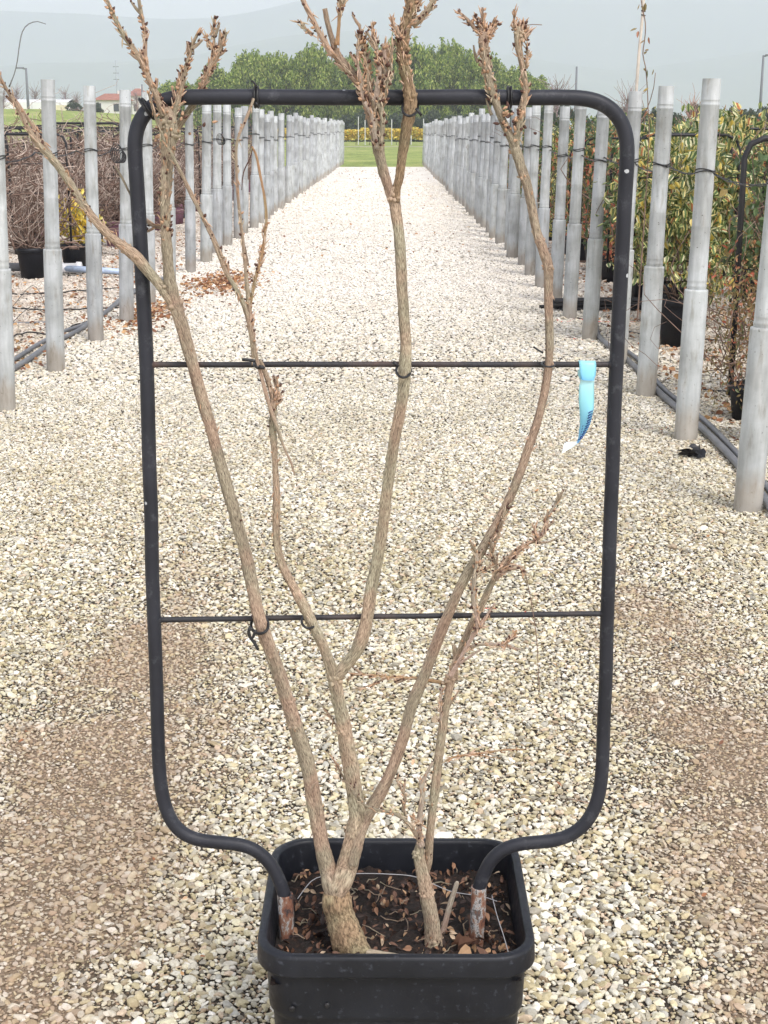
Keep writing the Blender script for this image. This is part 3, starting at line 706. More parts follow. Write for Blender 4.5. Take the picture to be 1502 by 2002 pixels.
A2 = stem('branch', [(343, 602, 28), (337, 570, 27), (331, 545, 27), (328, 500, 25), (325, 450, 24), (322, 400, 23), (324, 360, 25), (327, 320, 27), (329, 285, 32), (331, 255, 40), (330, 232, 36), (322, 212, 24)],
        M_barkred, tree, to, n=24, bark=.0013, buds=46, spurs=8, size=.0065, t0=.35, knots=((322, 372, 28), (328, 560, 30), (332, 250, 36), (326, 238, 40), (338, 262, 34)), lab='stout upright branch with swollen head at the left corner')
stem('branch', [(322, 225, 20, 2.045), (308, 190, 15), (290, 150, 14), (275, 118, 14), (258, 92, 12), (243, 72, 12), (228, 45, 10), (215, 15, 8), (200, -15, 6)], M_bark, tree, to, n=16, bark=.0009, Y=2.04, buds=44, spurs=5, size=.0065)
stem('branch', [(290, 140, 8), (285, 110, 9), (284, 80, 9), (281, 50, 8), (275, 20, 9), (270, -12, 7)], M_twig, tree, to, n=12, bark=.0006, Y=2.04, buds=20, spurs=2, size=.006)
stem('branch', [(275, 18, 5), (273, 5, 5), (274, -12, 4)], M_twig, tree, to, n=8, bark=.0004, Y=2.03, buds=5)
stem('branch', [(333, 240, 18), (345, 205, 14), (353, 175, 12), (362, 140, 11), (372, 105, 9), (378, 82, 8), (388, 62, 6)], M_bark, tree, to, n=14, bark=.0008, Y=2.055, buds=48, spurs=7, size=.0065)
stem('branch', [(340, 258, 20), (360, 230, 17), (382, 198, 16), (398, 165, 15), (412, 132, 15), (424, 108, 15), (434, 88, 9), (442, 62, 7)], M_bark, tree, to, n=16, bark=.0009, Y=2.09, buds=40, spurs=6, size=.006, t0=.45)
stem('branch', [(420, 112, 8), (419, 80, 7), (418, 52, 5), (421, 30, 4)], M_twig, tree, to, n=10, bark=.0005, Y=2.09, buds=20, spurs=2, size=.006)
stem('branch', [(415, 95, 6), (407, 80, 5), (401, 68, 4)], M_twig, tree, to, n=8, bark=.0004, Y=2.09, buds=10, size=.005)
stem('branch', [(335, 455, 7), (318, 445, 9), (300, 440, 8), (285, 430, 7), (268, 405, 6), (240, 350, 5), (225, 325, 4)], M_barkred, tree, to, n=10, bark=.0006, Y=2.075, buds=12, spurs=2, size=.006, t1=.5)
# middle arm
B = stem('branch', [(650, 1770, 34, 2.035), (668, 1725, 50, 2.035), (678, 1695, 49), (688, 1655, 45), (696, 1620, 44), (700, 1592, 40), (696, 1560, 36), (689, 1520, 35), (681, 1475, 36), (672, 1420, 34), (664, 1375, 32), (656, 1335, 32), (648, 1305, 27), (635, 1270, 24), (620, 1238, 23), (606, 1208, 24), (588, 1172, 23), (565, 1130, 19), (548, 1092, 18), (541, 1050, 17), (541, 1005, 18), (541, 960, 15), (536, 890, 14), (532, 830, 16), (534, 790, 12), (524, 745, 11), (508, 705, 9)],
        M_bark, tree, to, n=24, bark=.0012, buds=26, spurs=2, size=.005, t0=.5, knots=((541, 1003, 21), (655, 1330, 36), (672, 1425, 35), (533, 800, 16)))
stem('branch', [(532, 800, 12), (541, 775, 9), (543, 750, 7), (538, 735, 4)], M_twig, tree, to, n=8, bark=.0004, Y=2.045, buds=14, spurs=3, size=.006)
stem('branch', [(577, 930, 3), (570, 905, 5), (556, 875, 5), (540, 830, 8), (522, 778, 9), (508, 725, 9), (500, 695, 9), (492, 645, 9), (484, 580, 9), (479, 520, 9), (473, 460, 8), (467, 400, 8), (463, 340, 7), (462, 292, 7), (468, 262, 7), (480, 235, 7), (496, 192, 6)], M_twig, tree, to, n=12, bark=.0005, Y=2.04, buds=26, size=.005, t0=.35, lab='long thin pale shoot tied to the top rail')
stem('branch', [(497, 700, 11), (492, 655, 11), (482, 612, 11), (466, 572, 11), (445, 535, 11), (432, 500, 13), (418, 465, 11), (398, 425, 9), (375, 380, 10), (355, 340, 9), (338, 305, 8), (322, 275, 7), (305, 228, 7), (290, 178, 6)], M_bark, tree, to, n=14, bark=.0007, Y=2.032, buds=26, spurs=2, size=.006, knots=((434, 502, 15), (441, 518, 13)), lab='thin diagonal shoot crossing the left stem')
stem('branch', [(492, 640, 10), (490, 600, 8), (495, 570, 8), (500, 545, 8), (506, 520, 8), (512, 495, 7), (517, 460, 7), (520, 425, 7), (517, 385, 6), (509, 340, 6), (502, 305, 6), (493, 286, 5)], M_orange, tree, to, n=10, bark=.0005, Y=2.045, buds=30, spurs=1, size=.006, t1=.6, lab='orange-brown dry shoot')
stem('branch', [(493, 286, 3), (490, 305, 3), (476, 338, 3), (473, 372, 2)], M_buddark, tree, to, n=6, bark=0, Y=2.045)
stem('branch', [(486, 520, 4), (482, 500, 5), (479, 482, 4)], M_barkred, tree, to, n=8, bark=.0003, Y=2.05, buds=3)
# right-leaning middle stem
C1 = stem('branch', [(652, 1345, 22), (660, 1322, 28), (675, 1302, 29), (695, 1275, 29), (709, 1243, 30), (719, 1200, 28), (727, 1155, 28), (737, 1100, 27), (748, 1030, 26), (758, 950, 26), (768, 880, 26), (781, 810, 26), (790, 750, 26), (793, 690, 27), (791, 630, 26), (787, 575, 25), (784, 520, 25), (780, 465, 25), (774, 420, 25), (768, 385, 26), (766, 365, 24)],
        M_bark, tree, to, n=24, bark=.0011, buds=4, knots=((660, 1325, 30), (768, 388, 30), (787, 560, 24)), lab='long middle stem bending right to the top')
C2 = stem('branch', [(768, 392, 22), (760, 365, 22), (753, 340, 22), (746, 312, 23), (741, 288, 27), (737, 262, 30), (731, 235, 32), (725, 210, 32), (715, 185, 26), (702, 163, 20), (688, 145, 19), (672, 127, 18), (657, 108, 19), (650, 90, 17)], M_barkred, tree, to, n=22, bark=.0018, buds=24, spurs=3, size=.006, t0=.4, knots=((741, 290, 28), (654, 100, 22), (727, 215, 30)))
stem('branch', [(650, 108, 15), (640, 92, 13), (625, 65, 12), (613, 40, 12), (600, 15, 11), (588, -15, 10)], M_twig, tree, to, n=14, bark=.0006, Y=2.035, buds=6)
stem('branch', [(612, 68, 5), (603, 62, 5), (592, 50, 4), (582, 38, 3)], M_twig, tree, to, n=8, bark=.0004, Y=2.035, buds=10, size=.004)
stem('branch', [(655, 95, 14), (648, 70, 13), (641, 45, 12), (635, 17, 12)], M_barkred, tree, to, n=14, bark=.0007, Y=2.04, lab='short cut stump')
stem('branch', [(658, 88, 13), (661, 62, 8), (663, 35, 7), (666, 10, 8), (665, -14, 9)], M_orange, tree, to, n=12, bark=.0006, Y=2.035, buds=12, t0=.6)
stem('branch', [(664, 30, 6), (670, 12, 7), (677, -10, 5)], M_bark, tree, to, n=8, bark=.0005, Y=2.035, buds=10)
for pts_, y_, bn in (([(712, 195, 14), (704, 150, 8), (699, 118, 7), (702, 85, 7), (705, 60, 6), (703, 46, 3)], 2.04, 34),
                     ([(722, 200, 18), (721, 160, 16), (718, 130, 12), (712, 100, 9), (709, 72, 7)], 2.045, 46),
                     ([(732, 215, 18), (739, 170, 14), (742, 135, 12), (738, 110, 9), (735, 85, 7), (729, 62, 5), (730, 42, 3)], 2.035, 34),
                     ([(738, 230, 20), (748, 185, 16), (754, 145, 13), (752, 110, 14), (750, 85, 12)], 2.04, 56),
                     ([(750, 205, 8), (757, 165, 7), (763, 130, 6), (766, 100, 6), (770, 82, 4)], 2.03, 16),
                     ([(738, 290, 10), (733, 255, 12), (728, 225, 12), (712, 200, 12)], 2.03, 10),
                     ([(745, 285, 11), (748, 250, 12), (745, 215, 12), (742, 190, 10)], 2.028, 12)):
    stem('branch', pts_, random.choice([M_bark, M_grey, M_grey]), tree, to, n=14, bark=.0009, Y=y_, buds=bn, spurs=bn // 9, size=.0065)
C3 = stem('branch', [(772, 395, 20), (776, 370, 20), (780, 345, 20), (785, 310, 22), (791, 270, 23), (798, 235, 26), (803, 205, 30), (803, 185, 30), (797, 158, 24), (792, 135, 23), (788, 105, 24), (790, 75, 25), (796, 45, 25), (803, 20, 26), (806, -15, 26)], M_barkbase, tree, to, n=24, bark=.0022, buds=56, spurs=8, size=.007, t0=.58, knots=((803, 190, 31), (790, 95, 26), (800, 28, 28)))
stem('branch', [(806, 50, 16), (820, 38, 15), (832, 26, 13), (843, 10, 11), (856, -12, 9)], M_bark, tree, to, n=14, bark=.0012, Y=2.045, buds=16, spurs=1)
stem('branch', [(785, 78, 9), (776, 62, 7), (769, 50, 6), (765, 32, 4)], M_bark, tree, to, n=10, bark=.0008, Y=2.04, buds=18, size=.006)
stem('branch', [(812, 20, 10), (820, 2, 10), (824, -14, 9)], M_bark, tree, to, n=10, bark=.0008, Y=2.05, buds=8)
# right arm, the long sweeping stem
Dd = stem('branch', [(690, 1690, 24, 2.035), (702, 1640, 26, 2.04), (712, 1605, 29), (728, 1578, 29), (745, 1550, 28), (763, 1515, 26), (778, 1475, 26), (793, 1425, 26), (806, 1380, 26), (826, 1330, 26), (845, 1280, 25), (865, 1228, 24), (888, 1175, 24), (912, 1125, 23), (940, 1078, 22), (970, 1028, 21), (997, 975, 21), (1018, 925, 20), (1037, 870, 20), (1053, 820, 19), (1065, 765, 19), (1073, 710, 19), (1075, 650, 19), (1073, 595, 20), (1073, 545, 21), (1071, 515, 22), (1060, 482, 22), (1050, 455, 21), (1041, 415, 20), (1033, 370, 20), (1022, 335, 22), (1013, 305, 24), (1008, 288, 22)],
        M_barkred, tree, to, n=22, bark=.0010, buds=14, size=.005, t0=.55, knots=((1072, 522, 25), (1056, 470, 22), (1022, 345, 22)), lab='long sweeping right stem')
stem('branch', [(1012, 310, 20), (1003, 280, 19), (993, 258, 18), (980, 230, 18), (970, 205, 18), (963, 182, 19), (957, 160, 19), (952, 135, 20), (948, 112, 20), (946, 92, 22), (946, 75, 24), (948, 62, 16)], M_barkred, tree, to, n=20, bark=.0014, buds=44, spurs=7, size=.007, t0=.5, knots=((946, 80, 24), (950, 100, 22)))
for pts_, bn in (([(942, 68, 10), (930, 58, 9), (917, 42, 8), (905, 32, 7), (893, 22, 3)], 10), ([(944, 66, 9), (936, 45, 7), (928, 28, 4)], 10), ([(946, 60, 8), (945, 38, 9), (944, 14, 4)], 10),
                 ([(952, 68, 9), (962, 50, 8), (968, 34, 4)], 10), ([(955, 75, 8), (968, 55, 7), (974, 42, 3)], 10), ([(936, 122, 8), (930, 105, 6), (927, 88, 5)], 2),
                 ([(962, 225, 9), (955, 208, 6), (950, 192, 4)], 4)):
    stem('branch', pts_, M_barkred, tree, to, n=10, bark=.0009, buds=bn, spurs=0, size=.006)
stem('branch', [(1008, 300, 20), (1010, 275, 17), (1014, 250, 16), (1019, 225, 16), (1024, 200, 15), (1028, 175, 15), (1025, 145, 14), (1020, 118, 14), (1014, 90, 16), (1015, 68, 22), (1016, 52, 18)], M_bark, tree, to, n=18, bark=.0012, buds=26, spurs=4, size=.007, knots=((1016, 66, 24), (1016, 80, 20), (1020, 212, 17)))
for pts_, bn in (([(1006, 60, 7), (1006, 38, 5), (1005, 18, 3)], 6), ([(1014, 60, 8), (1016, 42, 6)], 8), ([(1022, 62, 9), (1024, 40, 6)], 6), ([(1024, 75, 10), (1034, 58, 6)], 8), ([(1026, 135, 8), (1031, 110, 7), (1030, 85, 3)], 14)):
    stem('branch', pts_, M_bark, tree, to, n=10, bark=.0009, buds=bn, size=.006)
stem('branch', [(1025, 50, 2.2), (1042, 48, 2), (1060, 49, 2)], M_stick, tree, to, n=6, bark=0, Y=2.05)
for (a, b_, c_, k) in ((1000, 248, 26, 16), (990, 225, 20, 10), (1004, 222, 18, 12), (350, 240, 34, 16), (318, 250, 22, 10)):
    mb = MB(); p, r = path([(a, b_, c_)], 2.045)[0]
    for _ in range(k):
        d = rdir(.9); bud(mb, p - to + Vector((random.gauss(0, r), random.gauss(0, r * .5), random.gauss(0, r))), d, .007 * random.uniform(.6, 1.3), .0024, 1 if random.random() < .7 else 0)
    mb.build('bud_cluster', BM, tree)
# twigs off the sweeping stem near the pot
stem('branch', [(704, 1592, 6), (690, 1565, 6), (680, 1535, 5), (655, 1490, 3), (640, 1470, 2)], M_twig, tree, to, n=8, bark=.0003, Y=2.06, buds=8, size=.004)
stem('branch', [(606, 1555, 4), (612, 1535, 5), (622, 1528, 3)], M_twig, tree, to, n=8, bark=.0003, Y=2.03)
stem('branch', [(672, 1450, 3), (655, 1415, 3), (635, 1385, 2), (622, 1370, 1.5)], M_twig, tree, to, n=6, bark=.0002, Y=2.07, buds=6, size=.003)

# ------------------------------------------------------------------ the second, thinner plant in the pot
sap = empty('sapling', P(848, 1850, 2.045)); so_ = Vector(sap.location)
tag(sap, 'thinner leafless second tree at the right in the big black pot', 'tree')
S = stem('trunk', [(852, 1880, 40, 2.04), (849, 1845, 36), (846, 1815, 30), (842, 1780, 28), (836, 1750, 27), (830, 1720, 26), (824, 1695, 22), (820, 1668, 21), (821, 1650, 15)], M_bark, sap, so_, n=22, bark=.0014, knots=((850, 1842, 34), (835, 1745, 28), (820, 1668, 26)), buds=6, size=.004)
stem('branch', [(832, 1712, 14, 2.06), (838, 1680, 17, 2.058), (841, 1640, 19), (846, 1580, 20), (853, 1520, 20), (860, 1465, 20), (867, 1410, 20), (874, 1365, 19), (880, 1335, 20), (886, 1310, 17), (903, 1265, 15), (918, 1230, 15), (935, 1195, 15), (952, 1160, 15), (964, 1135, 14), (972, 1115, 12)], M_bark, sap, so_, n=20, bark=.0009, Y=2.055, buds=8, size=.005, knots=((880, 1328, 26), (874, 1335, 24), (846, 1570, 21)), lab='main upright stem of the second tree')
stem('branch', [(824, 1655, 16), (820, 1625, 14), (822, 1590, 13), (826, 1555, 12), (824, 1535, 14), (832, 1515, 8), (846, 1490, 5)], M_grey, sap, so_, n=14, bark=.0007, Y=2.045, buds=14, size=.004)
stem('branch', [(822, 1645, 12), (806, 1618, 10), (788, 1600, 9), (765, 1588, 7), (735, 1582, 6), (712, 1572, 6), (696, 1555, 7), (684, 1535, 6), (668, 1524, 3)], M_barkred, sap, so_, n=10, bark=.0006, Y=2.025, buds=22, spurs=3, size=.005)
stem('branch', [(795, 1603, 7), (790, 1580, 6), (792, 1560, 7), (783, 1540, 5), (775, 1518, 3)], M_barkred, sap, so_, n=10, bark=.0006, Y=2.03, buds=16, spurs=2, size=.005)
stem('branch', [(822, 1610, 6), (812, 1602, 5), (806, 1592, 3)], M_twig, sap, so_, n=8, bark=.0004, Y=2.04, buds=6, size=.004)
stem('branch', [(880, 1322, 12), (895, 1298, 10), (912, 1268, 10), (928, 1240, 10), (941, 1222, 10), (955, 1200, 7), (968, 1180, 5)], M_grey, sap, so_, n=12, bark=.0009, Y=2.035, buds=14, spurs=1, size=.005)
stem('branch', [(892, 1330, 9), (890, 1295, 11), (889, 1270, 11), (888, 1262, 10)], M_bark, sap, so_, n=10, bark=.0006, Y=2.06)
stem('branch', [(936, 1228, 12), (930, 1195, 11), (926, 1165, 11), (928, 1130, 11), (933, 1100, 10), (930, 1080, 7), (922, 1062, 8)], M_grey, sap, so_, n=12, bark=.0008, Y=2.03, buds=34, spurs=5, size=.006)
stem('branch', [(930, 1125, 6), (942, 1118, 6), (955, 1110, 5), (960, 1100, 3)], M_twig, sap, so_, n=8, bark=.0005, Y=2.03, buds=14, size=.005)
stem('branch', [(970, 1135, 12), (968, 1105, 9), (962, 1085, 8), (968, 1060, 8), (978, 1030, 8), (985, 1010, 7), (997, 990, 6), (1004, 980, 3)], M_bark, sap, so_, n=12, bark=.0008, Y=2.04, buds=40, spurs=5, size=.0055)
stem('branch', [(972, 1130, 11), (990, 1100, 11), (1010, 1082, 9), (1030, 1065, 8), (1050, 1055, 9), (1062, 1040, 8), (1070, 1015, 7), (1082, 992, 6), (1098, 968, 3)], M_grey, sap, so_, n=12, bark=.0008, Y=2.04, buds=50, spurs=6, size=.0055)
stem('branch', [(975, 1115, 8), (995, 1090, 7), (1018, 1070, 6), (1040, 1060, 5)], M_bark, sap, so_, n=8, bark=.0006, Y=2.025, buds=16, size=.005)
stem('branch', [(1050, 1055, 6), (1045, 1040, 5), (1045, 1027, 3)], M_bark, sap, so_, n=8, bark=.0004, Y=2.035, buds=8, size=.005)
stem('branch', [(1050, 1060, 6), (1075, 1058, 4), (1098, 1044, 2)], M_twig, sap, so_, n=8, bark=.0003, Y=2.045, buds=5, size=.004)
stem('branch', [(975, 1120, 9), (992, 1112, 6), (1008, 1105, 4), (1022, 1115, 4), (1028, 1125, 3)], M_grey, sap, so_, n=8, bark=.0006, Y=2.035, buds=20, spurs=2, size=.005)
stem('branch', [(906, 1270, 6), (925, 1263, 7), (950, 1260, 7), (985, 1262, 7), (1008, 1268, 5), (1018, 1270, 3)], M_grey, sap, so_, n=10, bark=.0005, Y=2.045, buds=6)
stem('branch', [(985, 1262, 5), (992, 1252, 5), (1002, 1245, 6), (1010, 1232, 5)], M_orange, sap, so_, n=8, bark=.0005, Y=2.045, buds=12, size=.006)
stem('branch', [(898, 1298, 6), (920, 1282, 6), (942, 1268, 3)], M_grey, sap, so_, n=8, bark=.0004, Y=2.03)
stem('branch', [(872, 1335, 8), (850, 1331, 9), (820, 1326, 8), (790, 1325, 7), (755, 1323, 7), (715, 1318, 5), (690, 1320, 4), (678, 1332, 3)], M_orange, sap, so_, n=10, bark=.0005, Y=2.075, buds=26, spurs=3, size=.0045, t0=.3)
stem('branch', [(758, 1325, 5), (735, 1335, 4), (710, 1345, 3), (690, 1348, 2)], M_twig, sap, so_, n=8, bark=.0003, Y=2.075, buds=10, size=.004)
stem('branch', [(862, 1410, 6), (862, 1370, 7), (864, 1345, 6)], M_grey, sap, so_, n=8, bark=.0004, Y=2.05, buds=8, size=.004)
stem('branch', [(876, 1390, 5), (886, 1370, 5), (898, 1350, 3)], M_twig, sap, so_, n=8, bark=.0003, Y=2.06)
stem('branch', [(868, 1490, 4), (890, 1480, 5), (925, 1475, 5), (955, 1471, 6), (990, 1466, 4), (1030, 1466, 2)], M_orange, sap, so_, n=8, bark=.0005, Y=2.05, buds=16, size=.004)
stem('branch', [(935, 1477, 4), (965, 1482, 3), (980, 1483, 2)], M_orange, sap, so_, n=6, bark=.0003, Y=2.05)
stem('dry_thread', [(1026, 1112, 2.0), (1036, 1160, 1.8), (1044, 1210, 1.8), (1050, 1260, 1.8), (1053, 1310, 1.6), (1056, 1352, 1.4)], M_stick, sap, so_, n=6, bark=0, Y=2.04)
# grey broken stick stuck in the soil
mb = MB(); q0 = P(893, 1728, 2.09); q1 = P(866, 1812, 2.08)
tube(mb, [(q0 + Vector((.001, 0, .004)), .002), (q0, .0036), (q0.lerp(q1, .5), .0044), (q1 - Vector((0, 0, .012)), .0046)], 10, .004, bark=.0004)
o = mb.build('broken_stick', M_grey); tag(o, 'short grey broken stick poking from the soil beside the thinner tree', 'stick')

# ------------------------------------------------------------------ ties round stems and rails
def loop_tie(label, px, py, wpx, hpx, tilt, Y0, Yr, tail=(), r=.0013, turns=1):
    e = empty('plant_tie', P(px, py, Y0)); o_ = Vector(e.location)
    c = P(px, py, Y0); ux = (P(px + 1, py, Y0) - c); uz = (P(px, py - 1, Y0) - c)
    mb = MB()
    for t in range(turns):
        pts = []
        for k in range(24):
            a = 2 * math.pi * k / 24
            x = math.cos(a) * wpx / 2; y = math.sin(a) * hpx / 2
            xr = x * math.cos(tilt) - y * math.sin(tilt); yr = x * math.sin(tilt) + y * math.cos(tilt)
            front = Y0 + (Yr - Y0) * (0.5 - 0.5 * (-math.sin(a)))     # lower part of the loop comes forward
            p = P(px + xr, py - yr + t * 3, front if True else Y0); pts.append((p - o_, r))
        tube(mb, pts, 8, None, closed=True, m=0)
    mb.build('loop', M_black, e)
    if tail:
        mb = MB()
        for tl in tail:
            tube(mb, [(P(a, b_, Y0 - .006) - o_, r * 1.1) for a, b_ in tl], 6, .004)
        mb.build('tail', M_black, e)
    tag(e, label, 'plant tie', 'black ties holding the stems to the frame'); return e
loop_tie('black tie with a knot holding the thick left stem to the lower crossbar', 508, 1222, 34, 34, .45, 2.030, 2.080, tail=(((495, 1228), (487, 1232), (489, 1245), (497, 1256), (505, 1270)), ((489, 1225), (486, 1238), (493, 1248), (500, 1232))), r=.0022)
loop_tie('black tie holding the bent middle stem to the lower crossbar', 604, 1215, 28, 26, -.3, 2.034, 2.078, r=.0019)
loop_tie('black tie holding the long middle stem to the upper crossbar', 789, 724, 28, 28, -.1, 2.030, 2.080, tail=(((780, 716), (768, 708)),), r=.0019)
loop_tie('black knotted tie where two thin shoots cross the upper crossbar', 506, 712, 18, 14, -.4, 2.026, 2.080, tail=(((500, 706), (488, 704), (474, 703)), ((506, 716), (518, 720))), r=.0022)
loop_tie('thin black tie holding the sweeping right stem to the upper crossbar', 1072, 712, 26, 10, -.1, 2.030, 2.080, tail=(((1062, 690), (1052, 684), (1043, 678)),), r=.0014)
loop_tie('black tie holding the twisted branch under the top rail', 802, 210, 30, 34, -.35, 2.022, 2.088, tail=(((813, 212), (820, 220), (824, 226)),), r=.0018)
def rail_tie(label, px, py, tail=(), turns=2, vertical=True, diag=0):
    e = empty('plant_tie', P(px, py, FY)); o_ = Vector(e.location); mb = MB()
    for t in range(turns):
        pts = []
        for k in range(20):
            a = 2 * math.pi * k / 20; p = P(px + t * 5, py, FY) + Vector((math.sin(a) * diag * .012 + t * .0005, math.cos(a) * .0135, math.sin(a) * .0135)); pts.append((p - o_, .0018))
        tube(mb, pts, 8, None, closed=True)
    mb.build('loop', M_black, e)
    if tail:
        mb = MB()
        for tl in tail: tube(mb, [(P(a, b_, FY - .014) - o_, .0018) for a, b_ in tl], 6, .004)
        mb.build('tail', M_black, e)
    tag(e, label, 'plant tie', 'black ties holding the stems to the frame')
rail_tie('black tie on the top rail where the long pale shoot ends', 499, 190, tail=(((502, 172), (498, 162), (492, 158)), ((500, 200), (505, 208))))
rail_tie('black double tie on the top rail between the two right branch tips', 993, 190, tail=(((996, 205), (994, 216), (1002, 218)),))
rail_tie('black tie on the rounded top left corner of the frame', 287, 213, turns=2, diag=-.8)

# ------------------------------------------------------------------ blue label strip
m, nt, b = mat('blue_tag')
uvn = nt.nodes.new('ShaderNodeTexCoord').outputs['UV']; sp = nt.nodes.new('ShaderNodeSeparateXYZ'); nt.links.new(uvn, sp.inputs[0])
rr = ramp(nt, [(0.0, (0.66, 0.90, 0.90)), (0.35, (0.40, 0.82, 0.90)), (0.7, (0.26, 0.66, 0.86)), (1.0, (0.12, 0.42, 0.80))], sp.outputs['Y'])
nt.links.new(rr.outputs[0], b.inputs['Base Color']); b.inputs['Roughness'].default_value = .35
tl = nt.nodes.new('ShaderNodeBsdfTranslucent'); nt.links.new(rr.outputs[0], tl.inputs[0]); mx = nt.nodes.new('ShaderNodeMixShader'); mx.inputs[0].default_value = .3
nt.links.new(b.outputs[0], mx.inputs[1]); nt.links.new(tl.outputs[0], mx.inputs[2]); nt.links.new(mx.outputs[0], nt.nodes['Material Output'].inputs[0]); M_tag = m
M_ink = plain('dark_blue_ink', (0.02, 0.05, 0.22), .5, .1)
M_tagw = plain('pale_tag', (0.72, 0.83, 0.90), .4, .05)
tg = empty('plant_label', P(1148, 713, FY)); tgo = Vector(tg.location)
tag(tg, 'light blue plastic label strip looped over the upper crossbar near its right end', 'plant label')
def ribbon(mb, rows, th=.0004):
    # rows: (xl, yl, Yl, xr, yr, Yr)
    vs = []; fs = []; uvs = []; n = len(rows)
    L_ = [P(r[0], r[1], r[2]) - tgo for r in rows]; R_ = [P(r[3], r[4], r[5]) - tgo for r in rows]
    k = 6
    for i in range(n):
        for j in range(k + 1):
            t = j / k; p = L_[i].lerp(R_[i], t); p = p + Vector((0, -.0016 * math.sin(t * math.pi), 0)); vs.append(p)
    for i in range(n):
        for j in range(k + 1): vs.append(vs[i * (k + 1) + j] + Vector((0, th, 0)))
    o_ = n * (k + 1)
    for i in range(n - 1):
        for j in range(k):
            a = i * (k + 1) + j; f = (a, a + 1, a + k + 2, a + k + 1); uv = [(j / k, i / n), ((j + 1) / k, i / n), ((j + 1) / k, (i + 1) / n), (j / k, (i + 1) / n)]
            fs.append(f); uvs.append(uv); fs.append(tuple(x + o_ for x in reversed(f))); uvs.append(list(reversed(uv)))
        for j in (0, k):
            a = i * (k + 1) + j; fs.append((a, a + k + 1, a + k + 1 + o_, a + o_)); uvs.append([(0, i / n)] * 4)
    mb.add(vs, fs, uvs)
YB = FY - .0046
mb = MB()
ribbon(mb, [(1131, 716, FY + .009, 1165, 716, FY + .009), (1131, 708, FY + .006, 1165, 708, FY + .006), (1131, 704.5, FY + .001, 1165, 705, FY + .001), (1132, 706, FY - .0045, 1165, 707, FY - .0045), (1133, 712, FY - .0066, 1166, 713, FY - .0066), (1133, 722, FY - .009, 1166, 723, FY - .009), (1134, 732, FY - .011, 1165, 733, FY - .011), (1136, 738, FY - .0125, 1163, 739, FY - .0125), (1138, 743, FY - .014, 1161, 744, FY - .014)])
mb.build('strap_loop', M_tagw if False else M_tag, tg)
mb = MB(); ribbon(mb, [(1129, 722, FY + .006, 1136, 722, FY - .004), (1130, 733, FY + .003, 1137, 736, FY - .006), (1134, 741, FY - .004, 1140, 743, FY - .010)]); mb.build('strap_loop', M_tag, tg)
mb = MB()
def strip(y, xl, xr, tw=0.0): return (xl, y, FY - .010 - tw, xr, y, FY - .010 + tw)
ribbon(mb, [strip(742, 1133, 1164), strip(746, 1135, 1162), strip(752, 1133, 1162), strip(765, 1132, 1162), strip(785, 1132, 1162, -.001), strip(800, 1133, 1161, -.003), strip(815, 1134, 1158, -.005), strip(830, 1134, 1154, -.007), strip(843, 1132, 1147, -.008), strip(855, 1131, 1140, -.007), strip(866, 1127, 1131, -.004)])
mb.build('strip', M_tag, tg)
mb = MB(); ribbon(mb, [(1131, 863, FY - .008, 1129, 868, FY - .006), (1122, 864, FY - .010, 1118, 876, FY - .012), (1110, 864, FY - .014, 1106, 882, FY - .016), (1103, 868, FY - .016, 1098, 887, FY - .018)]); mb.build('curled_end', M_tagw, tg)
mb = MB()
for i in range(11):       # small upright letters printed along the right edge
    t = i / 10; y = 805 + t * 52; x = 1156 - 2 * t - 17 * t * t
    yy_ = FY - .0128 - .0005
    a = P(x - 6, y + 3, FY - .0165); b2 = P(x + 3, y - 2, FY - .0165)
    tube(mb, [(a - tgo, .0008), (b2 - tgo, .0008)], 4)
    if i % 2: tube(mb, [(a - tgo, .0004), (P(x - 3, y + 6, FY - .0165) - tgo, .0004)], 4)
for i in range(5):
    y = 835 + i * 5.5; x = 1139 - i * 1.3; tube(mb, [(P(x, y, FY - .0175) - tgo, .0004), (P(x + 1.5, y - 4, FY - .0175) - tgo, .0004)], 4)
mb.build('lettering', M_ink, tg)

# ------------------------------------------------------------------ cement posts: two rows
def make_post():
    e = empty('cement_post')
    mb = MB(); lathe(mb, [(.0585, -.05), (.0590, .0), (.0592, .4), (.0590, .775), (.0575, .785), (.0478, .787)], 28); mb.build('base_sleeve', M_post, e)
    mb = MB(); prof = [(.0478, .70), (.0482, .795), (.0500, .800), (.0502, .806), (.0482, .811), (.0482, .828), (.0494, .832), (.0482, .836), (.0468, 1.10), (.0475, 1.104), (.0465, 1.108), (.0460, 1.69), (.0474, 1.692), (.0474, 1.700), (.0458, 1.702), (.0458, 1.716), (.0470, 1.718), (.0455, 1.721), (.0448, 1.818), (.0442, 1.82), (.038, 1.82), (.0375, 1.75), (.0001, 1.75)]
    lathe(mb, prof, 32, sq=.05); mb.build('shaft', M_post, e)
    mb = MB()
    for k in range(2):
        pts = [(Vector((math.cos(a) * .0490, math.sin(a) * .0490, 1.372 + k * .010 + .006 * math.sin(a * 2 + k))), .0028) for a in [2 * math.pi * j / 24 for j in range(24)]]
        tube(mb, pts, 6, None, closed=True)
    mb.build('wire_tie', M_black, e); return e
proto = make_post()
rowsL = [8.17, 9.54, 10.97, 12.07, 13.35, 14.85, 16.35]
while rowsL[-1] < 69: rowsL.append(rowsL[-1] + (1.27 if rowsL[-1] < 19 else 1.16) + rng.uniform(-.06, .06))
rowsR = [5.92, 7.37, 8.64, 9.85, 11.05, 12.28]
while rowsR[-1] < 66: rowsR.append(rowsR[-1] + (1.24 if rowsR[-1] < 17 else 1.08) + rng.uniform(-.06, .06))
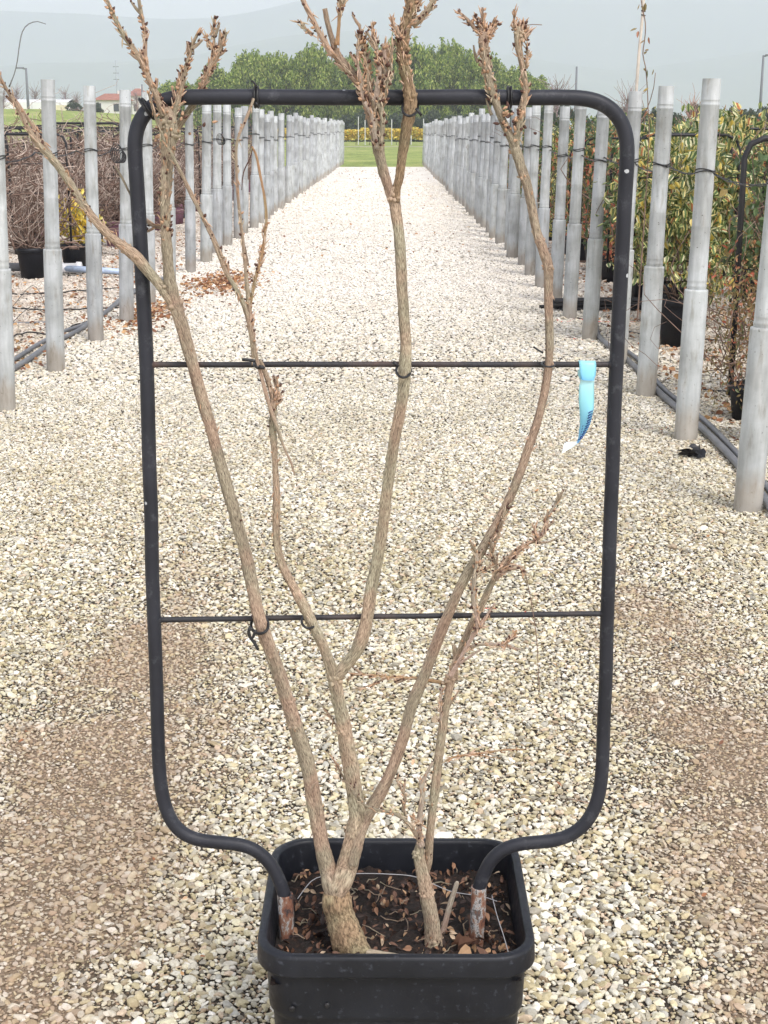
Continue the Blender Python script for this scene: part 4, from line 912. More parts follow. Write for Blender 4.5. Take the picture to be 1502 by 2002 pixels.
basex = {('L', 0): -2.19, ('L', 1): -2.205, ('L', 2): -2.22, ('L', 3): -2.18, ('R', 0): 1.50, ('R', 1): 1.525, ('R', 2): 1.535, ('R', 3): 1.55, ('R', 4): 1.516, ('R', 5): 1.51}
first = True; posts = {'L': [], 'R': []}
extra = {('L', 0): 'nearest grey cement post of the left row, cut by the picture edge', ('R', 0): 'nearest grey cement post of the right row, thickest in view',
         ('L', 3): 'grey cement post in the left row with a coil of black cable hanging on it', ('R', 1): 'grey cement post, second of the right row, reddish twig against it'}
for s, rows in (('L', rowsL), ('R', rowsR)):
    for i, y in enumerate(rows):
        o = proto if first else dup(proto); first = False
        x = basex.get((s, i), (-2.2 if s == 'L' else 1.52) + rng.normal(0, .018))
        hgt = (1.85 if s == 'L' else 1.785) + (rng.normal(0, .035) if i > 3 else 0)
        o.location = (x, y, 0); wsc = 1.0 if y < 17 else 1.22; o.scale = (wsc, wsc, hgt / 1.82)
        lean = (.028 if s == 'L' else .022) + rng.normal(0, .006)
        if i == 0 and s == 'R': lean = .030
        o.rotation_euler = (rng.normal(0, .004), lean, rng.uniform(0, 6.28))
        o.rotation_mode = 'XYZ'
        # apply lean in world x after the spin
        o.rotation_euler = (Matrix.Rotation(lean, 3, 'Y') @ Matrix.Rotation(rng.uniform(0, 6.28), 3, 'Z')).to_euler()
        side = 'left' if s == 'L' else 'right'
        tag(o, extra.get((s, i), 'grey cement post, %s from the front in the %s row' % (ordw(i + 1), side)), 'post', 'grey cement posts lining the lane')
        posts[s].append(Vector(o.location))
# twisted black wires between the posts
for s, off, zz in (('L', -.052, 1.395), ('R', .052, 1.345)):
    mb = MB(); ps = posts[s]
    for ph in (0, math.pi):
        pts = []
        for i in range(len(ps) - 1):
            a, b_ = ps[i], ps[i + 1]; kk = 14 if i < 12 else 3
            for k in range(kk):
                t = k / kk; p = a.lerp(b_, t); z = zz - .035 * math.sin(math.pi * t) + .012 * math.sin(i * 2.3)
                tw = t * math.pi * 6 + ph if i < 12 else 0
                pts.append((Vector((p.x + off + .003 * math.cos(tw), p.y, z + .004 * math.sin(tw) + .006 * noise.noise(Vector((p.y * 6, 0, ph))))), .0028))
        if s == 'R': pts.insert(0, (Vector((ps[0].x + off, 4.2, zz)), .0028))
        else: pts.insert(0, (Vector((ps[0].x + off, 6.5, zz)), .0028))
        tube(mb, pts, 5)
    o = mb.build('tie_wire', M_black); tag(o, 'twisted black wire strung along the %s row of cement posts' % ('left' if s == 'L' else 'right'), 'wire')
# coil of black cable hanging on the left post
def coil(px, py, D, rad, n_, label):
    c = P(px, py, D); mb = MB()
    for k in range(n_):
        pts = []; rr2 = rad * (1 - .09 * k)
        for j in range(18):
            a = 2 * math.pi * j / 18; pts.append((c + Vector((math.cos(a) * rr2 * .62 + .01 * k, rng.normal(0, .004), math.sin(a) * rr2 - k * .006)), .0034))
        tube(mb, pts, 5, None, closed=True)
    o = mb.build('cable_coil', M_black); tag(o, label, 'cable coil')
coil(228, 300, 11.95, .075, 6, 'coil of thin black cable hung on the fourth left post')
coil(430, 272, 18.2, .065, 5, 'small coil of black cable hung farther down the left row')
# ------------------------------------------------------------------ hoses, pipes, strings on the ground
M_hose = plain('grey_hose', (0.16, 0.165, 0.175), .5, .2, 8)
M_redstr = plain('red_string', (0.65, 0.06, 0.04), .6, .2, 30)
def ground_line(name, pix, r, m, label, cat, z=None, step=.05, wob=0.0):
    mb = MB(); tube(mb, [(G(a, b_, r if z is None else z), r) for a, b_ in pix], 8, step, wob=wob); o = mb.build(name, m); tag(o, label, cat); return o
ground_line('irrigation_hose', [(-60, 775), (25, 722), (60, 700), (100, 672), (150, 648), (205, 612), (240, 582), (270, 565), (330, 540)], .020, M_hose, 'thick grey hose nearer the lane behind the left posts', 'hose', z=.026)
ground_line('irrigation_hose', [(-60, 755), (20, 708), (70, 676), (120, 650), (170, 632), (215, 604), (262, 572), (320, 545)], .016, M_hose, 'slimmer grey hose lying along the thick one behind the left posts', 'hose', z=.028)
ground_line('irrigation_hose', [(1560, 1080), (1502, 985), (1440, 905), (1370, 835), (1290, 768), (1240, 715), (1190, 675), (1170, 655), (1165, 630)], .019, M_hose, 'thick grey hose lying behind the feet of the right posts', 'hose', z=.028)
ground_line('irrigation_hose', [(1560, 1040), (1502, 955), (1440, 885), (1375, 820), (1300, 762), (1250, 705), (1200, 668)], .015, M_hose, 'slimmer dark hose beside the thick one behind the right posts', 'hose', z=.030)
ground_line('drip_line', [(1130, 622), (1200, 640), (1260, 655), (1330, 660), (1420, 668)], .008, M_black, 'thin black drip line crossing under the variegated shrub', 'hose')
ground_line('drip_line', [(1370, 762), (1420, 766), (1500, 768), (1560, 768)], .008, M_black, 'thin black drip line at the right picture edge', 'hose')
ground_line('drip_line', [(20, 632), (60, 631), (95, 630)], .009, M_hose, 'short grey drip line on the gravel left of the second post', 'hose')
ground_line('drip_line', [(15, 612), (60, 560), (80, 575), (88, 610), (60, 600), (20, 635)], .003, M_black, 'thin black wire loop on the gravel behind the left posts', 'wire', z=.05)
for (q, lb) in (([(18, 575), (90, 572), (160, 568), (240, 560)], 'black drip line behind the left posts, farthest back'), ([(15, 600), (110, 606), (180, 603), (250, 598)], 'black drip line behind the left posts, middle one'), ([(20, 660), (60, 650), (95, 655), (140, 640), (180, 622)], 'black drip line behind the left posts, nearest')):
    ground_line('drip_line', q, .006, M_black, lb, 'hose', z=.022, wob=.02)
ground_line('red_string', [(1085, 625), (1110, 630), (1125, 622), (1150, 628), (1190, 630), (1250, 628)], .006, M_redstr, 'red string on the gravel behind the right posts', 'string', wob=.01)
ground_line('red_string', [(1222, 842), (1250, 840), (1275, 838), (1300, 840)], .003, M_redstr, 'short red string on gravel beside the frame and third right post', 'string', wob=.004)
ground_line('red_string', [(920, 1188), (960, 1190), (990, 1191), (1030, 1197)], .002, M_redstr, 'short red thread on gravel behind the lower crossbar', 'string', wob=.004)
ground_line('red_string', [(1110, 662), (1140, 664), (1160, 668)], .004, M_redstr, 'short red string at the foot of the fifth right post', 'string', wob=.006)
# white coupling and water pipe on the left
pp_ = [G(-60, 520, .09), G(120, 524, .09)]; mb = MB(); tube(mb, [(pp_[0], .045), (pp_[1], .045)], 14); o = mb.build('water_pipe', M_hose)
wp = empty('water_pipe', tuple(pp_[1])); bpy.data.objects.remove(o)
mb = MB(); tube(mb, [(pp_[0] - pp_[1], .045), (Vector((0, 0, 0)), .045)], 14); mb.build('pipe', M_hose, wp)
q = G(250, 532, .07) - pp_[1]; mb = MB(); tube(mb, [(Vector((0, 0, 0)), .036), (q, .033)], 14); mb.build('pipe', plain('pale_blue_pipe', (0.42, 0.52, 0.68), .35, .2), wp)
mb = MB(); tube(mb, [(Vector((-.05, 0, 0)), .062), (Vector((.02, 0, 0)), .066), (Vector((.03, 0, 0)), .052), (Vector((.16, 0, 0)), .055), (Vector((.17, 0, 0)), .070), (Vector((.22, 0, 0)), .066)], 16); mb.build('coupling', plain('white_plastic', (0.75, 0.76, 0.78), .4, .06), wp)
tag(wp, 'grey water pipe with a white coupling lying behind the second left post', 'pipe')
# dark crumpled scrap
n = 14; pos = np.array([[0, 0, .03]] * n) + rng.normal(0, .02, (n, 3)); pos[:, 2] = np.abs(pos[:, 2]) * .6 + .01
c_ = G(1358, 895, 0); pos += np.array([c_.x, c_.y, 0]); o = leaves('dark_scrap', n, pos, .07, M_black, droop=0, droopj=.5, wr=.8)
tag(o, 'dark crumpled scrap of plastic on gravel beside the second right post', 'scrap', kind='stuff')

# ------------------------------------------------------------------ nursery plants
def round_pot(parent, r, h, m, name='pot', soil=True):
    mb = MB(); lathe(mb, [(.0001, 0), (r * .78, 0), (r * .95, h * .82), (r * .96, h * .83), (r * 1.04, h * .84), (r * 1.05, h * .99), (r * 1.02, h), (r * .96, h), (r * .93, h * .9), (.0001, h * .9)], 24)
    return mb.build(name, m, parent)
def small_frame(parent, w_, h_, z0, r=.011, y=0, name='frame', cb=3):
    mb = MB(); c = .10
    pts = [((-w_ / 2, y, z0), r), ((-w_ / 2, y, h_ - c), r), ((-w_ / 2 + c * .3, y, h_ - c * .3), r), ((-w_ / 2 + c, y, h_), r), ((w_ / 2 - c, y, h_), r), ((w_ / 2 - c * .3, y, h_ - c * .3), r), ((w_ / 2, y, h_ - c), r), ((w_ / 2, y, z0), r)]
    tube(mb, pts, 8)
    for k in range(cb):
        z = z0 + (h_ - z0) * (k + 1) / (cb + 1); tube(mb, [((-w_ / 2, y, z), .005), ((w_ / 2, y, z), .005)], 6)
    return mb.build(name, M_black, parent)
def twigs(n_, w_, h_, z0, r0=.006, wild=.35, depth=.15, seed=0):
    rnd = random.Random(seed); mb = MB()
    for i in range(n_):
        a = rnd.uniform(-1, 1); x = a * .08; y = rnd.uniform(-.04, .04); z = z0; vx = a * rnd.uniform(.2, 1.1); vz = rnd.uniform(.6, 1.2); vy = rnd.uniform(-.3, .3)
        if rnd.random() < .55: x = rnd.uniform(-w_ / 2, w_ / 2); z = rnd.uniform(z0, h_ * .85); y = rnd.uniform(-depth, depth); vx = rnd.gauss(0, 1.0); vz = rnd.gauss(.35, .8)
        st = rnd.uniform(.06, .13); r = r0 * rnd.uniform(.5, 1.3); pts = [((x, y, z), r)]
        for k in range(rnd.randint(5, 11)):
            vx += rnd.gauss(0, wild); vz += rnd.gauss(0, wild) + (.1 if z < h_ * .6 else -.22); vy += rnd.gauss(0, wild * .6)
            if abs(x) > w_ / 2: vx -= .4 * (1 if x > 0 else -1)
            if abs(y) > depth: vy -= .3 * (1 if y > 0 else -1)
            l = math.sqrt(vx * vx + vy * vy + vz * vz) + 1e-6; x += vx / l * st; y += vy / l * st; z = max(z0 + .02, z + vz / l * st); r *= .9
            pts.append(((x, y, z), max(r, .0016)))
        tube(mb, pts, 4)
    return mb
def shrub_pos(n_, w_, d_, z0, z1, lump=6, seed=1, top=.15):
    r = np.random.default_rng(seed); out = []
    cl = np.stack([r.uniform(-w_ / 2, w_ / 2, lump * 8), r.uniform(-d_ / 2, d_ / 2, lump * 8), r.uniform(z0, z1, lump * 8)], 1)
    k = r.integers(0, len(cl), n_); p = cl[k] + r.normal(0, 1, (n_, 3)) * np.array([.075, .06, .085])
    p[:, 2] = np.clip(p[:, 2], z0 * .8, z1 + top); return p
def potted(label, cat, D, x, leafm, nleaf, lsize, w_, d_, z1, seed, pm=None, ph=.30, pr=.165, wr=.5, twign=24, z0=.45, fr_=True, droop=.6, gap=None):
    e = empty('potted_shrub', (x, D, 0)); round_pot(e, pr, ph, pm or M_pot)
    if fr_: small_frame(e, w_ * .85, z1 * .93, ph * .9)
    twigs(twign, w_, z1, ph * .9, .005, .25, d_ / 2, seed).build('stems', M_stick, e)
    if nleaf: leaves('foliage', nleaf, shrub_pos(nleaf, w_, d_, z0, z1, seed=seed), lsize, leafm, e, wr=wr, droop=droop, droopj=.7)
    tag(e, label, cat); return e
# right side: first variegated shrub in black pot behind the third post
v1 = potted('big yellow-edged variegated shrub in a black pot behind the second and third right posts', 'shrub', 10.7, G(1330, 680).x, M_varieg, 2300, .080, .86, .55, 1.62, 3, ph=.36, pr=.165, twign=30)
v1['group'] = 'variegated shrubs along the right side'
v2 = potted('x', 'shrub', 12, 3.2, M_varieg, 2000, .072, .85, .55, 1.60, 8, ph=.34)
dk = potted('x', 'shrub', 12, 3.2, M_green, 1700, .062, .85, .5, 1.50, 15, ph=.34)
rd = potted('x', 'shrub', 12, 3.2, M_red, 1600, .055, .8, .5, 1.45, 21, ph=.34)
plantsR = []
def setp(o, x, y, lab, grp, rz=None, sc_=1.0):
    o.location = (x, y, 0); o.rotation_euler = (0, 0, random.choice([0, math.pi]) + random.uniform(-.25, .25) if rz is None else rz); o.scale = (sc_, sc_, sc_)
    o['label'] = lab; o['group'] = grp
useds = {'v': v2, 'g': dk, 'r': rd}; first_use = {'v': True, 'g': True, 'r': True}; cnt = {}
nm = {'v': 'yellow-edged variegated', 'g': 'dark green leafy', 'r': 'red-leaved'}
def put(kind, x, y, rown, grp, sc_=1.0):
    o = useds[kind] if first_use[kind] else dup(useds[kind]); first_use[kind] = False
    cnt[(kind, rown)] = cnt.get((kind, rown), 0) + 1
    setp(o, x, y, '%s potted shrub, %s of its kind in the %s' % (nm[kind], ordw(cnt[(kind, rown)]), rown), grp, sc_=sc_)
y = 11.9; k = 0
for kind in 'v g r g r v g r g g v r g g v g r g v g'.split():
    put(kind, 2.30 + rng.normal(0, .05), y, 'right row nearest the posts', 'potted shrubs along the right side', rng.uniform(.92, 1.05)); y += 1.15 if y < 22 else 2.0
y = 8.7
for kind in 'g v r g v r g g v g r v g'.split():
    put(kind, 3.42 + rng.normal(0, .06), y, 'second right row', 'potted shrubs along the right side', rng.uniform(.92, 1.06)); y += 1.25 if y < 18 else 2.2
y = 13.5
for kind in 'g v r g g v g r g'.split():
    put(kind, 4.7 + rng.normal(0, .08), y, 'third right row', 'potted shrubs along the right side', rng.uniform(.95, 1.1)); y += 1.6
y = 19
for kind in 'g g r g v g'.split():
    put(kind, 6.2 + rng.normal(0, .1), y, 'fourth right row', 'potted shrubs along the right side', rng.uniform(1.0, 1.15)); y += 2.4
# near right loose shrubs: green one in an arched frame, bronze low one
gs = empty('potted_shrub', (2.335, 8.35, 0)); round_pot(gs, .17, .34, M_pot)
small_frame(gs, .84, 1.50, .10, r=.017, y=-.24, name='frame', cb=1)
twigs(30, .8, 1.5, .32, .006, .3, .2, 55).build('stems', M_stick, gs)
leaves('foliage', 900, shrub_pos(900, .8, .45, .75, 1.42, seed=61), .07, M_green, gs, wr=.5)
leaves('bronze_foliage', 2600, shrub_pos(2600, .72, .5, .12, 1.0, seed=62), .034, M_olive, gs, wr=.45)['label'] = 'bronze and rust small leaves low on the shrub'
tag(gs, 'green and bronze shrub on an arched black frame at the right picture edge', 'shrub')
bs = empty('potted_shrub', (1.98, 7.9, 0)); round_pot(bs, .12, .20, M_pot)
twigs(40, .42, .75, .18, .0035, .4, .16, 77).build('stems', M_stick, bs)
leaves('foliage', 1500, shrub_pos(1500, .40, .34, .12, .82, seed=71), .030, M_olive, bs, wr=.45); leaves('foliage', 160, shrub_pos(160, .5, .3, .5, .95, seed=72), .035, M_red, bs, wr=.45)
tag(bs, 'low loose bronze shrub between the first and second right posts', 'shrub')
# black pot peeking at the right edge, tray of pipes behind the right posts
bp_ = empty('empty_pot', (G(1485, 872).x + .12, G(1485, 872).y, 0)); round_pot(bp_, .17, .42, M_pot, 'body'); tag(bp_, 'black round pot at the right edge behind the nearest post', 'plant pot')
tr = empty('pipe_bundle', tuple(G(1160, 610))); mb = MB(); base_ = Vector(tr.location)
for k in range(16):
    x0 = -.35 + rng.normal(0, .05); yk = (k % 6) * .05; zk = .02 + (k // 6) * .035
    tube(mb, [((x0, yk, zk), .014), ((x0 + .5, yk + rng.normal(0, .02), zk + .01), .014), ((x0 + 1.1, yk + rng.normal(0, .03), zk), .014)], 6, .1)
mb.build('pipes', M_black, tr); tag(tr, 'low heap of thin black pipes on gravel behind the right posts', 'pipes')
# left side: bare twiggy climbers on frames in pots
M_mau = [M_pot, M_potmauve, M_potred]
protos = []
for k in range(3):
    e = empty('bare_shrub', (0, 0, 0)); round_pot(e, .165, .34, M_mau[k])
    small_frame(e, .86, 1.54, .30, r=.013)
    twigs(80, .92, 1.62, .32, .0060, .42, .28, 120 + k).build('twigs', M_stickp, e)
    twigs(105 + 20 * k, .92, 1.62, .32, .0095, .50, .28, 100 + k).build('twigs', M_stick, e)
    tag(e, 'x', 'shrub'); protos.append([e, True])
cnts = {}
def putb(k, x, y, rown, lab=None):
    e, f = protos[k]; o = e if f else dup(e); protos[k][1] = False
    cnts[rown] = cnts.get(rown, 0) + 1
    c_ = ('black', 'mauve', 'burgundy')[k]
    setp(o, x, y, lab or 'leafless climber on a frame, %s pot, %s in the %s' % (c_, ordw(cnts[rown]), rown), 'bare climbers on frames along the left side', sc_=rng.uniform(.95, 1.06))
putb(0, G(62, 545).x + .02, G(62, 545).y, 'first', 'leafless twiggy climber in a black pot left of the second left post')
y = 18.3
for k in (0, 1, 2, 1, 1, 0, 2, 1, 2, 0, 1): putb(k, -3.62 + rng.normal(0, .08), y, 'left row nearest the posts'); y += 1.6 if y < 25 else 2.2
y = 15.2
for k in (1, 1, 0, 1, 2, 0, 1, 1, 2, 0, 1): putb(k, -4.72 + rng.normal(0, .1), y, 'second left row'); y += 1.75 if y < 24 else 2.4
y = 19.5
for k in (0, 1, 0, 2, 1, 0, 1, 2): putb(k, -5.95 + rng.normal(0, .1), y, 'third left row'); y += 1.8
y = 25
for k in (0, 2, 0, 1, 0, 2): putb(k, -7.4 + rng.normal(0, .1), y, 'fourth left row'); y += 2.6
ys = potted('small yellow-leaved shrub in a black pot between the second and third left posts', 'shrub', 16.2, P(141, 400, 16.2).x, M_yellow, 420, .085, .36, .3, .78, 91, ph=.34, pr=.15, twign=14, z0=.40, fr_=False)
# ------------------------------------------------------------------ far meadow, vineyard, grove
sheet('grass_path', -60, 60, 132, 135.5, 0.01, grass_mat('pale_path', (0.42, 0.40, 0.30), (0.5, 0.47, 0.38), (0.55, 0.52, 0.42)))
n = 22000; pos = np.stack([rng.uniform(-9, 9, n), 63.2 + rng.random(n) ** 1.4 * 60, np.zeros(n)], 1)
M_blade = leaf_mat('grass_blade', [(0, (0.12, 0.20, 0.045)), (0.35, (0.19, 0.28, 0.07)), (0.65, (0.27, 0.34, 0.10)), (0.88, (0.40, 0.38, 0.18))], tr=.3)
o = leaves('meadow_grass', n, pos, .20, M_blade, wr=.16, droop=1.25, droopj=.3, bend=.5); tag(o, 'short green meadow grass just past the end of the lane', 'grass', kind='stuff')
# vines
ve = empty('grape_vine', (0, 0, 0))
nl = 900; r = np.random.default_rng(5); pos = np.stack([r.uniform(-.8, .8, nl), r.normal(0, .25, nl), .55 + 1.05 * r.random(nl) ** .8], 1)
leaves('foliage', nl, pos, .20, M_yellow, ve, wr=.9)
mb = MB(); tube(mb, [((0, 0, 0), .035), ((.03, 0, .4), .03), ((0, 0, .8), .025)], 6); tube(mb, [((-.7, 0, .8), .015), ((0, 0, .82), .02), ((.7, 0, .8), .015)], 5); mb.build('trunk', M_trunk, ve)
tag(ve, 'x', 'vine')
cs = 0
for i in range(18):
    o = ve if i == 0 else dup(ve); x = -11.5 + i * 1.35
    o.location = (x, 150 + rng.normal(0, .1), 0); o.scale = (1, 1, rng.uniform(.92, 1.08)); o.rotation_euler = (0, 0, random.choice([0, math.pi]))
    o['label'] = 'yellow autumn grape vine, %s from the left in the row across the lane end' % ordw(i + 1); o['group'] = 'yellow grape vines at the end of the lane'
mbs = MB(); lathe(mbs, [(.05, 0), (.05, 1.7), (.0001, 1.7)], 8)
M_stake = plain('pale_stake', (0.55, 0.56, 0.54), .8, .1)
for i, (a, t_, b_) in enumerate(((500, 210, 280), (701, 228, 278), (714, 235, 278), (766, 233, 278), (790, 265, 280), (804, 265, 280), (828, 232, 278))):
    D = 148.2; p0 = P(a, b_, D); zt = P(a, t_, D).z
    mb = MB(); lathe(mb, [(.045, 0), (.045, 1.0), (.03, 1.02), (.0001, 1.02)], 8); tube(mb, [((0, .0, .3), .012), ((.1, .0, .32), .012)], 5)
    o = mb.build('vineyard_stake', M_stake); o.location = (p0.x, D, 0); o.scale = (1, 1, zt / 1.02)
    tag(o, 'pale stake in the yellow vine row, %s from the left' % ordw(i + 1), 'stake', 'pale stakes in the vineyard')
# grove of tall feathery evergreens
def crown(nl, w_, h_, z0, size, m, seed, parent, shape='dome', droop=.9, lumps=95):
    r = np.random.default_rng(seed); cs = []
    for i in range(lumps):
        a = r.uniform(0, 2 * np.pi); t = r.random(); rad = w_ / 2 * math.sqrt(r.random()) * (1 - .65 * t ** 2.2)
        cs.append((math.cos(a) * rad, math.sin(a) * rad, z0 + t * h_))
    cs = np.array(cs); k = r.integers(0, lumps, nl)
    sp = np.array([w_ * .058, w_ * .058, h_ * .040])
    p = cs[k] + np.clip(r.normal(0, 1, (nl, 3)), -2.2, 2.2) * sp
    # feathery tips above the dome
    tip = r.random(nl) < .16; q = cs[r.integers(0, lumps, nl)]; tt = r.random(nl)
    p[tip] = (q + np.stack([tt * .5, tt * 0, tt * h_ * .15], 1) + r.normal(0, .10, (nl, 3)) * (1.2 - tt)[:, None])[tip]
    return leaves('crown', nl, p, size, m, parent, wr=.42, droop=droop, droopj=.6)
def trunk(h_, r0, parent, n_=3, spread=.6, m=None):
    mb = MB()
    for k in range(n_):
        a = k * 2.1; tube(mb, [((0, 0, 0), r0), ((math.cos(a) * spread * .3, math.sin(a) * spread * .3, h_ * .4), r0 * .7), ((math.cos(a) * spread, math.sin(a) * spread, h_), r0 * .3)], 7)
    mb.build('trunk', m or M_trunk, parent)
gp = []
for k in range(3):
    e = empty('grove_tree'); trunk(8, .18, e, 4, 1.2); crown(13000, 7.5, 8.6, 1.2, .46, M_bamboo, 200 + k, e); tag(e, 'x', 'tree'); gp.append([e, True])
outl = [(300, 178), (365, 150), (420, 122), (500, 112), (560, 104), (620, 100), (700, 92), (780, 84), (850, 74), (900, 86), (960, 98), (1000, 112), (1045, 140), (1075, 172)]
def top_at(px):
    for (a, ya), (b_, yb) in zip(outl, outl[1:]):
        if a <= px <= b_: return ya + (yb - ya) * (px - a) / (b_ - a)
    return 170
gi = 0
for row, D in enumerate((198, 206)):
    for px in range(340 + row * 28, 1060, 58):
        e, f = gp[gi % 3]; o = e if f else dup(e); gp[gi % 3][1] = False; gi += 1
        p = P(px + rng.normal(0, 6), 250, D + rng.normal(0, 1)); zt = P(px, top_at(px) + 8 + (10 if row == 0 else 0), D).z + rng.normal(0, .75)
        s_ = zt / 10.6
        o.location = (p.x, p.y, 0); o.scale = (rng.uniform(.72, .98), rng.uniform(.72, .98), s_ * 1.05); o.rotation_euler = (0, 0, rng.uniform(0, 6.28))
        o['label'] = 'feathery evergreen of the far grove, %s from the left in its %s rank' % (ordw((px - 340) // 58 + 1), ('front', 'rear')[row]); o['group'] = 'trees of the far evergreen grove'
# dark hedge line at the foot of the grove / behind the vineyard
hp = empty('hedge_bush'); crown(5000, 4.2, 2.6, .3, .32, M_hedge, 301, hp, lumps=36); trunk(1.6, .09, hp, 3, .8); tag(hp, 'x', 'bush')
hk = True
def hedge(x, y, sx, sz, label, grp, z=0):
    global hk
    o = hp if hk else dup(hp); hk = False
    o.location = (x, y, z); o.scale = (sx, sx, sz); o.rotation_euler = (0, 0, rng.uniform(0, 6.28)); o['label'] = label; o['group'] = grp
for i, px in enumerate(range(470, 1040, 34)):
    p = P(px, 250, 186); hedge(p.x, p.y, rng.uniform(.75, 1.0), rng.uniform(.85, 1.25), 'dark bush at the foot of the far grove, %s from the left' % ordw(i + 1), 'dark bushes at the foot of the grove')
for i, px in enumerate(range(1035, 1560, 36)):
    p = P(px, 250, 120 + rng.normal(0, 2)); zt = P(px, 205 + rng.normal(0, 6), 120).z
    hedge(p.x, p.y, rng.uniform(.5, .75), zt / 3.3, 'dark bush of the distant right hedge, %s from the left' % ordw(i + 1), 'bushes of the distant right hedge')
# right side far reddish bare trees
def bare_tree(x, y, z, h_, label, seed, m=None):
    e = empty('bare_tree', (x, y, z)); rnd = random.Random(seed); mbt = MB(); tube(mbt, [((0, 0, 0), h_ * .02), ((.02, 0, h_ * .4), h_ * .014), ((0, 0, h_ * .8), h_ * .006)], 6); mbt.build('trunk', m or M_farb, e)
    mb = MB()
    for i in range(110):
        a = rnd.uniform(0, 6.28); z0 = h_ * rnd.uniform(.2, .8); l = h_ * rnd.uniform(.15, .45); q = Vector((0, 0, z0)); d = Vector((math.cos(a), math.sin(a), rnd.uniform(.5, 1.6))).normalized(); pts = [(q, h_ * .005)]
        for k in range(4):
            d = (d + Vector((rnd.gauss(0, .25), rnd.gauss(0, .25), rnd.gauss(0.1, .2)))).normalized(); q = q + d * l / 4; pts.append((q, h_ * (.0045 - .0008 * k)))
        tube(mb, pts, 4)
    mb.build('crown', m or M_farb, e); tag(e, label, 'tree')
M_farb = plain('far_bare_branches', (0.30, 0.22, 0.22), .9, .2, 3)
M_farr = plain('far_red_branches', (0.42, 0.25, 0.22), .9, .2, 3)
for i, (px, D, tp_, m_, lb) in enumerate(((1352, 90, 182, M_farr, 'pinkish leafless tree far behind the second right post'), (1225, 100, 172, M_farb, 'leafless tree far behind the variegated shrubs, left of the cane'), (1088, 130, 150, M_farb, 'thin leafless tree right of the far evergreen grove'))):
    p = P(px, 250, D); bare_tree(p.x, D, 0, P(px, tp_, D).z, lb, i, m_)
# ------------------------------------------------------------------ left bank with houses
mb = MB(); ny_ = 10; nx_ = 16; vs = []; fs = []
for j in range(ny_ + 1):
    for i in range(nx_ + 1):
        t = j / ny_; y = 92 + t * 58; x = -95 + i * (95 - 15) / nx_; e_ = min(1, (nx_ - i) / 4.0)
        vs.append((x, y, -.1 + 3.55 * (t * t * (3 - 2 * t)) * (e_ * e_ * (3 - 2 * e_))))
for i in range(nx_ + 1):
    e_ = min(1, (nx_ - i) / 4.0); vs.append((-95 + i * 80 / nx_, 300, -.1 + 3.55 * (e_ * e_ * (3 - 2 * e_))))
for j in range(ny_ + 1):
    for i in range(nx_): q = j * (nx_ + 1) + i; fs.append((q, q + 1, q + nx_ + 2, q + nx_ + 1))
mb.add(vs, fs); o = mb.build('grass_bank', M_grass); tag(o, kind='structure')
M_wall = plain('white_render', (0.72, 0.70, 0.67), .8, .06, 1.5); M_roof = plain('red_tiles', (0.34, 0.15, 0.11), .8, .25, 2); M_win = plain('window_dark', (0.06, 0.07, 0.08), .2, .2); M_sheet = plain('greenhouse_cover', (0.78, 0.78, 0.77), .5, .05, .5); M_yend = plain('cream_end', (0.72, 0.66, 0.46), .7, .08, 1)
def house(px0_, px1_, ptop, D, label, hr=1.4, wins=((.25, .5), (.7, .5))):
    a = P(px0_, 218, D); b_ = P(px1_, 218, D); w_ = b_.x - a.x; z0 = 3.0; zt = P(px0_, ptop, D).z
    e = empty('farmhouse', ((a.x + b_.x) / 2, D, z0)); wh = zt - z0 - hr
    mb = MB(); mb.box((0, 3, wh / 2), (w_, 6, wh)); mb.build('walls', M_wall, e, smooth=False)
    mb = MB(); ov = .35; vs = [(-w_ / 2 - ov, -ov, wh), (w_ / 2 + ov, -ov, wh), (w_ / 2 + ov, 6 + ov, wh), (-w_ / 2 - ov, 6 + ov, wh), (-w_ / 2 + 1, 3, wh + hr), (w_ / 2 - 1, 3, wh + hr)]
    mb.add(vs, [(0, 1, 5, 4), (1, 2, 5), (2, 3, 4, 5), (3, 0, 4), (3, 2, 1, 0)]); rf = mb.build('roof', M_roof, e, smooth=False)
    mb = MB(); mb.box((w_ * .2, 3, wh + hr * .9), (.5, .5, 1.0)); mb.build('chimney', M_wall, rf, smooth=False)
    for fx, fz in wins:
        mb = MB(); mb.box((-w_ / 2 + w_ * fx, -.02, wh * fz), (.8, .08, 1.1)); mb.build('window', M_win, e, smooth=False)
    tag(e, label, 'house')
house(186, 246, 182, 225, 'white farmhouse with a red tiled roof between the second and third left posts', 1.0, ((.12, .62), (.7, .6)))
house(250, 284, 172, 260, 'small reddish roofed house behind the top left corner of the frame', 1.3, ((.5, .5),))
a = P(-60, 218, 240); b_ = P(132, 218, 240); e = empty('greenhouse', ((a.x + b_.x) / 2, 240, 3.2)); w_ = b_.x - a.x; zt = P(0, 200, 240).z - 3.2
mb = MB(); mb.box((0, 4, zt / 2), (w_, 8, zt)); mb.build('walls', M_sheet, e, smooth=False)
mb = MB(); vs = []
for i in range(9):
    t = i / 8; vs += [(-w_ / 2 - .2, t * 8, zt + .012 + .5 * math.sin(math.pi * t)), (w_ / 2 + .2, t * 8, zt + .012 + .5 * math.sin(math.pi * t))]
mb.add(vs, [(2 * i, 2 * i + 1, 2 * i + 3, 2 * i + 2) for i in range(8)]); mb.build('roof', M_sheet, e); 
mb = MB(); mb.box((w_ / 2 - 1.2, -.06, zt * .42), (2.2, .08, zt * .8)); mb.build('end_panel', M_yend, e, smooth=False)
